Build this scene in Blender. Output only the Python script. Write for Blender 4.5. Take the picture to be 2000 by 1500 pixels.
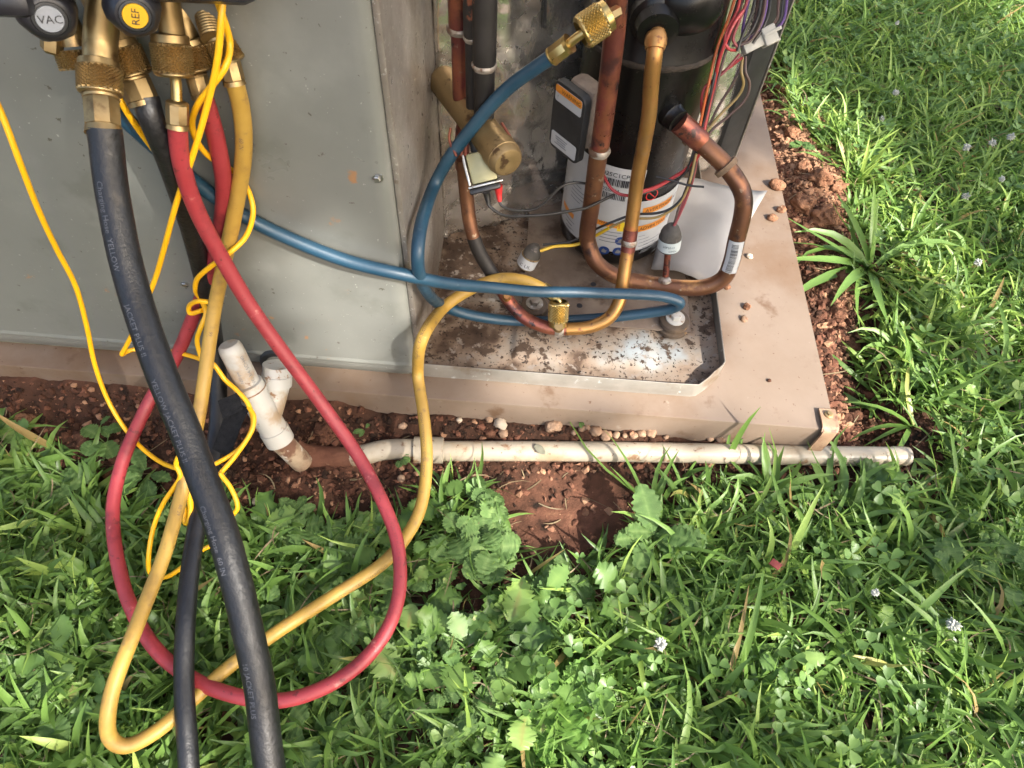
import bpy, bmesh, math, random
import numpy as np
from mathutils import Vector, Matrix, noise as mnoise

for o in list(bpy.data.objects): bpy.data.objects.remove(o)
scene = bpy.context.scene
COL = scene.collection
rng = np.random.default_rng(7)
random.seed(7)
rad = math.radians

# ------------------------------------------------------------------ camera
F, CAMZ = 1360.0, 0.85
def cam_axes(p, y, r):
    f = np.array([-math.sin(y)*math.cos(p), math.cos(y)*math.cos(p), -math.sin(p)])
    rt = np.array([math.cos(y), math.sin(y), 0.0]); dn = np.cross(f, rt)
    c, s = math.cos(r), math.sin(r)
    return np.array([c*rt+s*dn, -s*rt+c*dn, f])
CM = cam_axes(rad(56.1), rad(0.3), rad(-4.2))
CP = np.array([0, 0, CAMZ])
cam_d = bpy.data.cameras.new('camera'); cam = bpy.data.objects.new('camera', cam_d); COL.objects.link(cam)
cam_d.sensor_width = 36; cam_d.lens = 36*F/2000; cam_d.clip_start = 0.02; cam_d.clip_end = 500
mw = Matrix.Identity(4)
for i in range(3):
    mw[i][0] = CM[0][i]; mw[i][1] = -CM[1][i]; mw[i][2] = -CM[2][i]; mw[i][3] = CP[i]
cam.matrix_world = mw
cam_d.dof.use_dof = True; cam_d.dof.focus_distance = 0.86; cam_d.dof.aperture_fstop = 14.0
scene.camera = cam

# ------------------------------------------------------------------ sky, sun, exposure
SUN_EL, SUN_AZ = 40.0, -40.0          # azimuth measured from +X towards +Y
sd = np.array([math.cos(rad(SUN_EL))*math.cos(rad(SUN_AZ)), math.cos(rad(SUN_EL))*math.sin(rad(SUN_AZ)), math.sin(rad(SUN_EL))])
w = bpy.data.worlds.new('World'); scene.world = w; w.use_nodes = True
nt = w.node_tree; nt.nodes.clear()
sky = nt.nodes.new('ShaderNodeTexSky'); sky.sky_type = 'NISHITA'; sky.sun_disc = False
sky.sun_elevation = rad(SUN_EL); sky.sun_rotation = math.atan2(sd[0], sd[1])
sky.air_density = 1.0; sky.dust_density = 5.5; sky.ozone_density = 0.5
bg = nt.nodes.new('ShaderNodeBackground'); bg.inputs['Strength'].default_value = 0.15
wo = nt.nodes.new('ShaderNodeOutputWorld')
nt.links.new(sky.outputs[0], bg.inputs[0]); nt.links.new(bg.outputs[0], wo.inputs[0])
sl = bpy.data.lights.new('sun', 'SUN'); sl.energy = 3.8; sl.angle = rad(0.6); sl.color = (1.0, 0.96, 0.90)
so = bpy.data.objects.new('sun', sl); COL.objects.link(so)
so.rotation_euler = Vector(sd).to_track_quat('Z', 'Y').to_euler()
scene.view_settings.view_transform = 'Standard'; scene.view_settings.look = 'None'
scene.view_settings.exposure = 1.92; scene.view_settings.gamma = 1
scene.view_settings.use_curve_mapping = False

# ------------------------------------------------------------------ geometry helpers
def ray(px, py): return CM.T @ np.array([(px-1000)/F, (py-750)/F, 1.0])
def D(px, py, d): return CP + ray(px, py)*d
def AZ(px, py, z): r = ray(px, py); return CP + r*((z-CAMZ)/r[2])
def AY(px, py, y): r = ray(px, py); return CP + r*(y/r[1])
def proj(P):
    q = (np.asarray(P)-CP) @ CM.T
    return np.stack([F*q[..., 0]/q[..., 2]+1000, F*q[..., 1]/q[..., 2]+750], -1)
def inpoly(pts, poly):
    x, y = pts[..., 0], pts[..., 1]; c = np.zeros(x.shape, bool); n = len(poly)
    for i in range(n):
        x1, y1 = poly[i]; x2, y2 = poly[(i+1) % n]
        cond = ((y1 > y) != (y2 > y)) & (x < (x2-x1)*(y-y1)/((y2-y1)+1e-9)+x1)
        c ^= cond
    return c
def unit(v): v = np.asarray(v, float); return v/(np.linalg.norm(v)+1e-12)
def catmull(P, per=8):
    P = np.asarray(P, float); P = np.vstack([2*P[0]-P[1], P, 2*P[-1]-P[-2]]); out = []
    for i in range(1, len(P)-2):
        a, b, c, d = P[i-1], P[i], P[i+1], P[i+2]
        for t in np.linspace(0, 1, per, endpoint=False):
            out.append(.5*((2*b)+(-a+c)*t+(2*a-5*b+4*c-d)*t*t+(-a+3*b-3*c+d)*t**3))
    out.append(P[-2]); return np.array(out)
def frames(P):
    T = np.gradient(P, axis=0); T /= np.linalg.norm(T, axis=1)[:, None]+1e-12
    n = np.cross(T[0], [0, 0, 1.0])
    if np.linalg.norm(n) < .05: n = np.cross(T[0], [0, 1.0, 0])
    N = [unit(n)]
    for i in range(1, len(P)):
        v = N[-1]-T[i]*np.dot(N[-1], T[i]); N.append(unit(v))
    N = np.array(N); return T, N, np.cross(T, N)
def tube(P, r, n=14, caps=True):
    P = np.asarray(P, float); T, N, B = frames(P); r = np.broadcast_to(r, (len(P),))
    a = np.linspace(0, 2*math.pi, n, endpoint=False)
    V = (P[:, None]+r[:, None, None]*(np.cos(a)[None, :, None]*N[:, None]+np.sin(a)[None, :, None]*B[:, None])).reshape(-1, 3)
    Fc = []
    for i in range(len(P)-1):
        for j in range(n):
            k = (j+1) % n; Fc.append((i*n+j, i*n+k, (i+1)*n+k, (i+1)*n+j))
    if caps:
        Fc.append(tuple(range(n-1, -1, -1))); Fc.append(tuple((len(P)-1)*n+j for j in range(n)))
    return V, Fc
def basis(ax):
    ax = unit(ax); u = np.cross(ax, [0, 0, 1.0])
    if np.linalg.norm(u) < .05: u = np.cross(ax, [0, 1.0, 0])
    u = unit(u); return ax, u, np.cross(ax, u)
def lathe(prof, A, ax, n=32, rmod=None, caps=True):
    ax, u, v = basis(ax); V = []; Fc = []
    a = np.linspace(0, 2*math.pi, n, endpoint=False)
    for i, (t, r) in enumerate(prof):
        rr = np.full(n, r) if rmod is None else r*rmod(a, t)*np.ones(n)
        V.append(np.asarray(A)+ax*t+rr[:, None]*(np.cos(a)[:, None]*u+np.sin(a)[:, None]*v))
    V = np.vstack(V); m = len(prof)
    for i in range(m-1):
        for j in range(n):
            k = (j+1) % n; Fc.append((i*n+j, i*n+k, (i+1)*n+k, (i+1)*n+j))
    if caps:
        if prof[0][1] > 1e-6: Fc.append(tuple(range(n-1, -1, -1)))
        if prof[-1][1] > 1e-6: Fc.append(tuple((m-1)*n+j for j in range(n)))
    return V, Fc
def knurl(A, ax, L, r, n=56, rows=22, amp=.0007):
    ax, u, v = basis(ax); V = []; Fc = []
    a = np.linspace(0, 2*math.pi, n, endpoint=False); half = (n//2)
    for i in range(rows+1):
        rr = r + amp*(((np.arange(n)+i) % 2)*2-1)*(0 if i in (0, rows) else 1)
        V.append(np.asarray(A)+ax*(L*i/rows)+rr[:, None]*(np.cos(a)[:, None]*u+np.sin(a)[:, None]*v))
    V = np.vstack(V)
    for i in range(rows):
        for j in range(n):
            k = (j+1) % n
            if (i+j) % 2: Fc += [(i*n+j, i*n+k, (i+1)*n+j), (i*n+k, (i+1)*n+k, (i+1)*n+j)]
            else: Fc += [(i*n+j, i*n+k, (i+1)*n+k), (i*n+j, (i+1)*n+k, (i+1)*n+j)]
    return V, Fc
def box(lo, hi, bev=0.0, seg=2, M=None):
    bm = bmesh.new(); bmesh.ops.create_cube(bm, size=1)
    lo = np.array(lo, float); hi = np.array(hi, float)
    for v in bm.verts: v.co = Vector((lo+hi)/2+np.array(v.co)*(hi-lo))
    if bev: bmesh.ops.bevel(bm, geom=list(bm.edges), offset=bev, segments=seg, profile=.5, affect='EDGES')
    bm.verts.index_update()
    V = np.array([v.co[:] for v in bm.verts]); Fc = [tuple(v.index for v in f.verts) for f in bm.faces]; bm.free()
    if M is not None: V = V@M[0].T+M[1]
    return V, Fc
def obox(c, ax, ay, az, sx, sy, sz, bev=0.0):      # oriented box
    R = np.stack([unit(ax), unit(ay), unit(az)], 1)
    return box((-sx/2, -sy/2, -sz/2), (sx/2, sy/2, sz/2), bev, 2, (R, np.asarray(c)))
def join(parts):
    V = []; Fc = []; o = 0
    for v, f in parts:
        V.append(np.asarray(v)); Fc += [tuple(i+o for i in g) for g in f]; o += len(v)
    return np.vstack(V), Fc
def mesh(name, vf, mat, smooth=True, sharp=35):
    me = bpy.data.meshes.new(name); me.from_pydata(np.asarray(vf[0]).tolist(), [], vf[1])
    if smooth:
        me.polygons.foreach_set('use_smooth', [True]*len(me.polygons))
        if sharp: me.set_sharp_from_angle(angle=rad(sharp))
    if mat: me.materials.append(mat)
    me.update(); return me
def obj(name, vf, mat, parent=None, smooth=True, sharp=35, label=None):
    me = vf if isinstance(vf, bpy.types.Mesh) else mesh(name, vf, mat, smooth, sharp)
    o = bpy.data.objects.new(name, me); COL.objects.link(o)
    if parent is not None:
        o.parent = parent
        root = parent; L = Vector((0, 0, 0))
        while root is not None:
            if root.type == 'EMPTY': L = root.location.copy()
            root = root.parent
        if parent.type == 'EMPTY': o.matrix_parent_inverse = Matrix.Translation(-L)
    if label: o['label'] = label
    return o
def tag(o, label, cat=None, group=None, kind=None):
    if label: o['label'] = label
    if cat: o['category'] = cat
    if group: o['group'] = group
    if kind: o['kind'] = kind
    return o
def thing(name, label, cat, loc=(0, 0, 0), group=None):
    o = bpy.data.objects.new(name, None); COL.objects.link(o); o.location = Vector(loc); o.empty_display_size = .02
    return tag(o, label, cat, group)

_tc = {}
def text2d(s):
    if s in _tc: return _tc[s]
    cu = bpy.data.curves.new('t', 'FONT'); cu.body = s; cu.resolution_u = 2; cu.size = 1
    o = bpy.data.objects.new('t', cu); COL.objects.link(o); bpy.context.view_layer.update()
    me = o.evaluated_get(bpy.context.evaluated_depsgraph_get()).to_mesh()
    V = np.array([v.co[:2] for v in me.vertices]); Fc = [tuple(p.vertices) for p in me.polygons]
    o.evaluated_get(bpy.context.evaluated_depsgraph_get()).to_mesh_clear()
    bpy.data.objects.remove(o); bpy.data.curves.remove(cu)
    V[:, 0] -= V[:, 0].min(); _tc[s] = (V, Fc); return _tc[s]
def text_plane(s, O, ux, uy, h, lift=0):            # flat print, left end at O
    V, Fc = text2d(s); ux = unit(ux); uy = unit(uy); nz = np.cross(ux, uy)
    return np.asarray(O)+V[:, :1]*h*ux+V[:, 1:2]*h*uy+nz*lift, Fc
def text_tube(s, P, r, s0, h, phi, flip=1):         # print that follows a hose; phi = angle seen side
    V, Fc = text2d(s); T, N, B = frames(P)
    L = np.concatenate([[0], np.cumsum(np.linalg.norm(np.diff(P, axis=0), axis=1))])
    u = s0+V[:, 0]*h*flip; ang = phi-flip*(V[:, 1]-.35)*h/r
    def it(A): return np.stack([np.interp(u, L, A[:, k]) for k in range(3)], 1)
    n, b = it(N), it(B)
    return it(P)+(r*1.012)*(np.cos(ang)[:, None]*n+np.sin(ang)[:, None]*b), Fc
def facing(P, i):                                   # tube angle at sample i that faces the viewer's side
    T, N, B = frames(P); v = unit(CP-P[i]); return math.atan2(np.dot(v, B[i]), np.dot(v, N[i]))
def icos(sub=1):
    bm = bmesh.new(); bmesh.ops.create_icosphere(bm, subdivisions=sub, radius=1); bm.verts.index_update()
    V = np.array([v.co[:] for v in bm.verts]); Fc = [tuple(v.index for v in f.verts) for f in bm.faces]; bm.free(); return V, Fc
ICO1, ICO2 = icos(1), icos(2)
def lump(seed, rough=.35, sub=2, freq=1.3):
    V, Fc = ICO1 if sub == 1 else (ICO2 if sub == 2 else icos(sub)); o = Vector((seed*3.7, seed*1.3, seed*.7))
    k = np.array([1+rough*mnoise.fractal(Vector(v)*freq+o, .75, 2.1, 6) for v in V]); return V*k[:, None], Fc

# ------------------------------------------------------------------ materials
def pm(name, base, layers=(), scale=20, detail=5, rough=.5, rough_var=.1, metal=0, bump=0, bscale=None, bdist=.002,
       stretch=None, coat=0, trans=0, spec=.5, attr=None, k=.74):
    """base: list of (pos, rgb); layers: (rgb, scale, lo, hi) masks by noise"""
    base = [(p_, tuple(x*k for x in c)) for p_, c in base]; layers = [(tuple(x*k for x in c), *r_) for c, *r_ in layers]
    m = bpy.data.materials.new(name); m.use_nodes = True; n = m.node_tree.nodes; l = m.node_tree.links
    b = n['Principled BSDF']; tc = n.new('ShaderNodeTexCoord'); src = tc.outputs['Object']
    if stretch:
        mp = n.new('ShaderNodeMapping'); mp.inputs['Scale'].default_value = stretch; l.new(src, mp.inputs[0]); src = mp.outputs[0]
    def nz(sc, de=detail, off=0):
        t = n.new('ShaderNodeTexNoise'); t.inputs['Scale'].default_value = sc; t.inputs['Detail'].default_value = de
        t.inputs['Roughness'].default_value = .6
        if off:
            mp = n.new('ShaderNodeMapping'); mp.inputs['Location'].default_value = (off, off*1.7, -off); l.new(src, mp.inputs[0]); l.new(mp.outputs[0], t.inputs['Vector'])
        else: l.new(src, t.inputs['Vector'])
        return t.outputs[0]
    f0 = nz(scale)
    if attr:
        at = n.new('ShaderNodeAttribute'); at.attribute_name = attr; f0 = at.outputs['Fac']
    cr = n.new('ShaderNodeValToRGB'); l.new(f0, cr.inputs[0]); e = cr.color_ramp.elements
    e[0].position, e[0].color = base[0][0], (*base[0][1], 1)
    if len(base) > 1: e[1].position, e[1].color = base[-1][0], (*base[-1][1], 1)
    else: e[1].color = (*base[0][1], 1)
    for p, c in base[1:-1]:
        q = e.new(p); q.color = (*c, 1)
    col = cr.outputs[0]
    for i, (c, sc, lo, hi) in enumerate(layers):
        t = nz(sc, 6, 3.1*(i+1)); mr = n.new('ShaderNodeMapRange'); mr.inputs[1].default_value = lo; mr.inputs[2].default_value = hi
        mr.interpolation_type = 'SMOOTHSTEP'; l.new(t, mr.inputs[0])
        mx = n.new('ShaderNodeMix'); mx.data_type = 'RGBA'; l.new(mr.outputs[0], mx.inputs[0]); l.new(col, mx.inputs[6]); mx.inputs[7].default_value = (*c, 1)
        col = mx.outputs[2]
    l.new(col, b.inputs['Base Color'])
    b.inputs['Metallic'].default_value = metal; b.inputs['Specular IOR Level'].default_value = spec
    rr = n.new('ShaderNodeMapRange'); rr.inputs[3].default_value = max(.02, rough-rough_var); rr.inputs[4].default_value = min(1, rough+rough_var)
    rr.inputs[1].default_value = .3; rr.inputs[2].default_value = .7
    l.new(nz(scale*2.3, 4, 9), rr.inputs[0]); l.new(rr.outputs[0], b.inputs['Roughness'])
    if coat: b.inputs['Coat Weight'].default_value = coat; b.inputs['Coat Roughness'].default_value = .15
    if bump:
        bp = n.new('ShaderNodeBump'); bp.inputs['Strength'].default_value = bump; bp.inputs['Distance'].default_value = bdist
        l.new(nz(bscale or scale*3, 6, 5), bp.inputs['Height']); l.new(bp.outputs[0], b.inputs['Normal'])
    if trans:
        tr = n.new('ShaderNodeBsdfTranslucent'); l.new(col, tr.inputs[0]); ms = n.new('ShaderNodeMixShader'); ms.inputs[0].default_value = trans
        l.new(b.outputs[0], ms.inputs[1]); l.new(tr.outputs[0], ms.inputs[2]); l.new(ms.outputs[0], n['Material Output'].inputs[0])
    return m
M = {}
M['soil'] = pm('soil', [(0, (.028, .016, .011)), (.4, (.075, .035, .021)), (.7, (.16, .070, .042)), (1, (.34, .18, .10))],
               [((.02, .013, .009), 30, .55, .68), ((.24, .11, .06), 90, .62, .72)], rough=.95, rough_var=.03, bump=.9, bscale=160, bdist=.003, spec=.15, attr='soil')
M['crumb'] = pm('crumb', [(0, (.03, .018, .012)), (.4, (.09, .04, .024)), (.7, (.19, .082, .05)), (1, (.40, .225, .13))],
                [((.33, .17, .1), 120, .6, .75)], rough=.95, rough_var=.03, bump=.5, bscale=400, bdist=.001, spec=.15, attr='soil')
M['clod'] = pm('clod', [(.3, (.27, .125, .07)), (.7, (.42, .22, .125))], [((.15, .07, .04), 60, .58, .7), ((.5, .33, .21), 90, .62, .72)], scale=60, rough=.97, rough_var=.02, bump=1, bscale=330, bdist=.005, spec=.08)
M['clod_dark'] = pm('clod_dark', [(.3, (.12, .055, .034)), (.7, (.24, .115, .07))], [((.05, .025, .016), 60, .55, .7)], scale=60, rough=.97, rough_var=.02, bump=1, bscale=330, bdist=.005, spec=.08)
M['pebble'] = pm('pebble', [(.3, (.23, .13, .075)), (.7, (.42, .28, .18))], [((.12, .06, .035), 70, .55, .7)], scale=50, rough=.75, bump=.3, bscale=250, bdist=.001, spec=.3)
M['pebble_pale'] = pm('pebble_pale', [(.3, (.42, .33, .23)), (.7, (.6, .5, .38))], [((.25, .14, .08), 70, .55, .7)], scale=50, rough=.7, bump=.3, bscale=250, bdist=.001, spec=.3)
M['pad'] = pm('pad', [(.3, (.195, .140, .098)), (.7, (.235, .176, .132))], [((.17, .105, .062), 5, .42, .66), ((.13, .075, .042), 22, .58, .74), ((.13, .07, .04), 150, .66, .70), ((.27, .215, .165), 45, .66, .76)],
              scale=7, rough=.62, bump=.12, bscale=120, bdist=.001, spec=.3, k=.67)
M['paint'] = pm('paint', [(.3, (.195, .199, .178)), (.7, (.224, .228, .205))], [((.250, .254, .228), 8, .54, .74), ((.176, .180, .158), 14, .55, .70), ((.09, .08, .06), 120, .675, .70), ((.36, .20, .10), 24, .68, .73), ((.40, .40, .36), 190, .68, .71)],
                scale=6, rough=.33, rough_var=.06, bump=.05, bscale=300, bdist=.0005, coat=.15)
M['rail'] = pm('rail', [(.3, (.20, .21, .13)), (.7, (.3, .29, .22))], [((.12, .13, .03), 25, .5, .7), ((.10, .055, .03), 18, .55, .75)], scale=12, rough=.6, bump=.2, bscale=150, bdist=.001)
M['dust_metal'] = pm('dust_metal', [(.3, (.34, .305, .265)), (.7, (.44, .405, .365))], [((.30, .25, .205), 7, .46, .72), ((.62, .58, .53), 230, .60, .67), ((.24, .19, .15), 70, .62, .74)],
                     scale=40, rough=.36, rough_var=.10, metal=.6, bump=.3, bscale=200, bdist=.0010, k=.9)
M['foil'] = pm('foil', [(.3, (.64, .60, .53)), (.7, (.84, .81, .76))], [((.44, .36, .27), 5, .52, .76), ((.24, .18, .13), 22, .66, .78)],
               scale=8, rough=.25, rough_var=.13, metal=.90, bump=.42, bscale=24, bdist=.005, k=1)
M['pan'] = pm('pan', [(0, (.05, .03, .02)), (.25, (.15, .095, .062)), (.42, (.38, .275, .195)), (.62, (.42, .345, .27)), (.8, (.42, .41, .375)), (1, (.48, .52, .52))],
              [((.40, .33, .27), 75, .55, .64), ((.11, .07, .045), 48, .56, .63), ((.08, .05, .035), 170, .56, .63), ((.025, .017, .012), 95, .63, .68)],
              scale=14, rough=.80, rough_var=.12, metal=.05, spec=.25, bump=.6, bscale=120, bdist=.0016, attr='stain', k=.50)
M['plate'] = pm('plate', [(.3, (.17, .12, .088)), (.7, (.29, .225, .17))], [((.09, .055, .035), 18, .5, .7), ((.32, .28, .24), 60, .62, .72)], scale=16, rough=.6, metal=.3, bump=.3, bscale=90, bdist=.001)
M['galv'] = pm('galv', [(.3, (.27, .245, .205)), (.7, (.37, .34, .295))], [((.22, .16, .11), 14, .52, .7), ((.55, .55, .52), 50, .62, .7)], scale=20, rough=.5, metal=.5, bump=.2, bscale=90, bdist=.001)
M['gasket'] = pm('gasket', [(.3, (.018, .019, .02)), (.7, (.04, .041, .042))], [((.12, .11, .1), 40, .66, .75)], scale=20, rough=.55, bump=.2, bscale=60, bdist=.001)
M['copper_red'] = pm('copper_red', [(.28, (.13, .036, .038)), (.45, (.19, .060, .048)), (.58, (.28, .098, .056)), (.72, (.23, .052, .056))], [((.10, .042, .040), 26, .55, .68), ((.045, .032, .032), 40, .61, .67), ((.30, .20, .15), 90, .66, .74)],
                     scale=22, rough=.36, rough_var=.12, metal=.7, bump=.15, bscale=120, bdist=.0006, k=.98)
M['copper_brown'] = pm('copper_brown', [(.25, (.11, .050, .034)), (.5, (.165, .076, .044)), (.75, (.24, .112, .055))], [((.40, .21, .085), 17, .57, .68), ((.06, .034, .030), 28, .55, .66), ((.32, .24, .17), 110, .64, .70)],
                       scale=22, rough=.42, rough_var=.1, metal=.75, bump=.15, bscale=140, bdist=.0005, k=.98)
M['copper_gold'] = pm('copper_gold', [(.25, (.30, .15, .045)), (.5, (.39, .205, .062)), (.75, (.46, .25, .10))], [((.44, .16, .06), 18, .56, .68), ((.20, .09, .05), 70, .60, .68), ((.30, .18, .10), 14, .56, .68)],
                      scale=18, rough=.38, rough_var=.1, metal=.75, bump=.1, bscale=140, bdist=.0005, k=.9)
M['copper_black'] = pm('copper_black', [(.3, (.016, .014, .013)), (.7, (.035, .03, .028))], [((.30, .10, .05), 26, .64, .68)], scale=20, rough=.55, metal=.2, bump=.2, bscale=90, bdist=.001)
M['solder'] = pm('solder', [(.3, (.30, .26, .21)), (.7, (.50, .45, .39))], [((.20, .12, .08), 70, .46, .6)], scale=60, rough=.5, metal=.5, bump=.5, bscale=200, bdist=.001)
M['brass'] = pm('brass', [(.3, (.34, .23, .10)), (.7, (.47, .34, .16))], [((.20, .12, .055), 60, .55, .72)], scale=40, rough=.40, rough_var=.10, metal=.9, bump=.1, bscale=200, bdist=.0005)
M['brass_bright'] = pm('brass_bright', [(.3, (.50, .36, .13)), (.7, (.62, .47, .20))], scale=40, rough=.32, rough_var=.08, metal=.95)
M['brass_dull'] = pm('brass_dull', [(.3, (.30, .20, .085)), (.7, (.42, .30, .145))], [((.12, .07, .035), 55, .56, .66), ((.5, .25, .12), 16, .6, .75)], scale=16, rough=.48, metal=.7, bump=.15, bscale=120, bdist=.001)
M['shell'] = pm('shell', [(.3, (.004, .004, .0045)), (.7, (.007, .007, .007))], [((.08, .068, .052), 130, .69, .73)], scale=15, rough=.30, rough_var=.06, spec=.32, bump=.05, bscale=150, bdist=.0005)
M['shell_dusty'] = pm('shell_dusty', [(.3, (.016, .012, .009)), (.7, (.060, .043, .029))], scale=60, rough=.9, bump=.4, bscale=200, bdist=.001)
M['foam'] = pm('foam', [(.3, (.20, .15, .11)), (.7, (.34, .27, .21))], scale=60, rough=.95, bump=.6, bscale=120, bdist=.002)
M['label'] = pm('label', [(.3, (.50, .51, .52)), (.7, (.58, .59, .60))], [((.45, .40, .34), 14, .62, .8)], scale=10, rough=.42)
M['ink'] = pm('ink', [(.3, (.02, .02, .024)), (.7, (.03, .03, .034))], rough=.5)
M['ink_grey'] = pm('ink_grey', [(.3, (.20, .21, .23)), (.7, (.26, .27, .29))], rough=.5)
M['ink_white'] = pm('ink_white', [(.3, (.10, .10, .11)), (.7, (.145, .145, .155))], rough=.6)
M['ink_orange'] = pm('ink_orange', [(.3, (.78, .26, .02)), (.7, (.85, .32, .04))], rough=.45)
M['ink_yellow'] = pm('ink_yellow', [(.3, (.9, .62, .02)), (.7, (.9, .68, .05))], rough=.45)
M['ink_blue'] = pm('ink_blue', [(.3, (.015, .05, .22)), (.7, (.02, .07, .28))], rough=.45)
M['ink_red'] = pm('ink_red', [(.3, (.65, .03, .03)), (.7, (.72, .06, .05))], rough=.45)
M['knob'] = pm('knob', [(.3, (.012, .012, .015)), (.7, (.022, .022, .027))], [((.10, .10, .10), 160, .72, .76)], scale=40, rough=.38, bump=.1, bscale=300, bdist=.0005)
M['cap_grey'] = pm('cap_grey', [(.3, (.30, .32, .35)), (.7, (.36, .38, .41))], rough=.4)
M['cap_yellow'] = pm('cap_yellow', [(.3, (.80, .43, .01)), (.7, (.86, .50, .02))], rough=.4)
M['hose_black'] = pm('hose_black', [(.3, (.007, .007, .008)), (.7, (.013, .013, .0145))], [((.035, .034, .034), 90, .66, .78), ((.05, .042, .034), 30, .62, .76)], scale=60, rough=.44, rough_var=.1, bump=.6, bscale=210, bdist=.0012)
M['hose_red'] = pm('hose_red', [(.3, (.285, .026, .033)), (.7, (.35, .040, .046))], [((.21, .020, .026), 28, .52, .68), ((.14, .02, .02), 110, .60, .68), ((.48, .17, .14), 60, .63, .74)], scale=30, rough=.5, rough_var=.08, bump=.22, bscale=320, bdist=.0008, k=.88)
M['hose_yellow'] = pm('hose_yellow', [(.3, (.41, .240, .038)), (.7, (.47, .290, .055))], [((.33, .19, .04), 26, .50, .66), ((.28, .17, .05), 80, .56, .74), ((.12, .08, .04), 150, .68, .74)], scale=30, rough=.5, rough_var=.08, bump=.22, bscale=320, bdist=.0008, k=.84)
M['hose_blue'] = pm('hose_blue', [(.3, (.012, .050, .088)), (.7, (.020, .070, .115))], [((.06, .11, .14), 60, .68, .78)], scale=30, rough=.42, rough_var=.08, bump=.18, bscale=320, bdist=.0008)
M['cord'] = pm('cord', [(.3, (.84, .42, .006)), (.7, (.90, .48, .012))], [((.55, .28, .03), 60, .68, .8)], scale=30, rough=.36, rough_var=.05, k=.95)
M['pvc'] = pm('pvc', [(.3, (.48, .405, .29)), (.7, (.58, .50, .38))], [((.40, .28, .16), 12, .50, .68), ((.30, .16, .075), 40, .57, .68), ((.20, .10, .05), 150, .62, .68)], scale=10, rough=.45, bump=.1, bscale=150, bdist=.0006, k=.60)
M['pvc_white'] = pm('pvc_white', [(.3, (.48, .465, .42)), (.7, (.56, .545, .50))], [((.40, .29, .18), 18, .50, .68), ((.26, .14, .07), 60, .60, .68)], scale=10, rough=.38, k=.80)
M['pvc_mud'] = pm('pvc_mud', [(.35, (.30, .19, .11)), (.6, (.45, .34, .22))], [((.17, .08, .045), 30, .52, .62), ((.62, .54, .44), 60, .58, .63)], scale=40, rough=.85, bump=.6, bscale=90, bdist=.002)
M['mud'] = pm('mud', [(.3, (.15, .062, .038)), (.7, (.22, .10, .06))], [((.30, .16, .10), 60, .62, .72)], scale=30, rough=.95, bump=.8, bscale=110, bdist=.003, spec=.15)
M['strap_brown'] = pm('strap_brown', [(.3, (.30, .17, .10)), (.7, (.46, .31, .19))], [((.17, .07, .045), 40, .52, .66)], scale=40, rough=.65, bump=.3, bscale=150, bdist=.001, metal=.2)
M['screw'] = pm('screw', [(.3, (.42, .42, .40)), (.7, (.58, .58, .55))], [((.2, .17, .13), 120, .55, .7)], scale=60, rough=.35, metal=.9)
M['velcro'] = pm('velcro', [(.3, (.010, .011, .013)), (.7, (.024, .025, .028))], scale=200, rough=.95, bump=.9, bscale=600, bdist=.002, spec=.1)
M['paper'] = pm('paper', [(.3, (.50, .46, .42)), (.7, (.56, .53, .49))], [((.55, .49, .43), 12, .6, .78)], scale=8, rough=.55, trans=.25, k=.64)
M['rubber_brown'] = pm('rubber_brown', [(.3, (.06, .045, .035)), (.7, (.14, .09, .05))], [((.35, .19, .06), 30, .6, .7)], scale=40, rough=.8, bump=.4, bscale=150, bdist=.001)
M['nylon'] = pm('nylon', [(.3, (.46, .44, .37)), (.7, (.54, .52, .45))], rough=.4, trans=.2)
M['switch_cap'] = pm('switch_cap', [(.3, (.040, .036, .032)), (.7, (.10, .088, .075))], [((.22, .18, .15), 120, .60, .70)], scale=60, rough=.7, bump=.4, bscale=200, bdist=.001)
M['switch_label'] = pm('switch_label', [(.3, (.48, .55, .56)), (.7, (.56, .62, .62))], rough=.45)
M['olive_metal'] = pm('olive_metal', [(.3, (.30, .28, .15)), (.7, (.40, .38, .22))], scale=30, rough=.4, metal=.5)
for nm, c in dict(red=(.36, .030, .032), orange=(.46, .10, .02), black=(.014, .013, .013), brown=(.075, .038, .028), purple=(.10, .045, .17), yellow=(.72, .46, .02), olive=(.26, .18, .06), maroon=(.22, .03, .035), boot=(.6, .03, .03)).items():
    M['wire_'+nm] = pm('wire_'+nm, [(.3, c), (.7, tuple(min(1, x*1.2) for x in c))], [((.22, .17, .12), 60, .66, .8)], scale=40, rough=.38)
def leafmat(name, a, b, c, tr=.38, rough=.42):
    return pm(name, [(0, a), (.5, b), (.9, c), (1, (.34, .24, .09))], rough=rough, rough_var=.08, bump=.15, bscale=260, bdist=.001, trans=tr, spec=.4, attr='tint', k=1)
M['grass'] = leafmat('grass', (.066, .128, .026), (.155, .268, .056), (.35, .47, .10), .43)
M['clover'] = leafmat('clover', (.072, .142, .034), (.135, .235, .056), (.26, .38, .10), .40)
M['weed'] = pm('weed', [(0, (.062, .125, .030)), (.4, (.100, .180, .045)), (.7, (.165, .255, .075)), (1, (.30, .38, .15))], [((.25, .31, .12), 70, .60, .72), ((.20, .17, .09), 40, .70, .78)], scale=45, rough=.5, bump=.5, bscale=130, bdist=.002, trans=.3, spec=.35, k=1, attr='vein')
M['weed_light'] = pm('weed_light', [(0, (.10, .21, .03)), (.4, (.15, .29, .045)), (.7, (.22, .37, .07)), (1, (.36, .46, .15))], [((.30, .30, .12), 60, .64, .76)], scale=45, rough=.45, bump=.4, bscale=130, bdist=.002, trans=.35, spec=.35, k=1, attr='vein')
M['weed_stem'] = pm('weed_stem', [(.3, (.12, .22, .05)), (.7, (.2, .25, .08))], scale=60, rough=.5)
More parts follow.
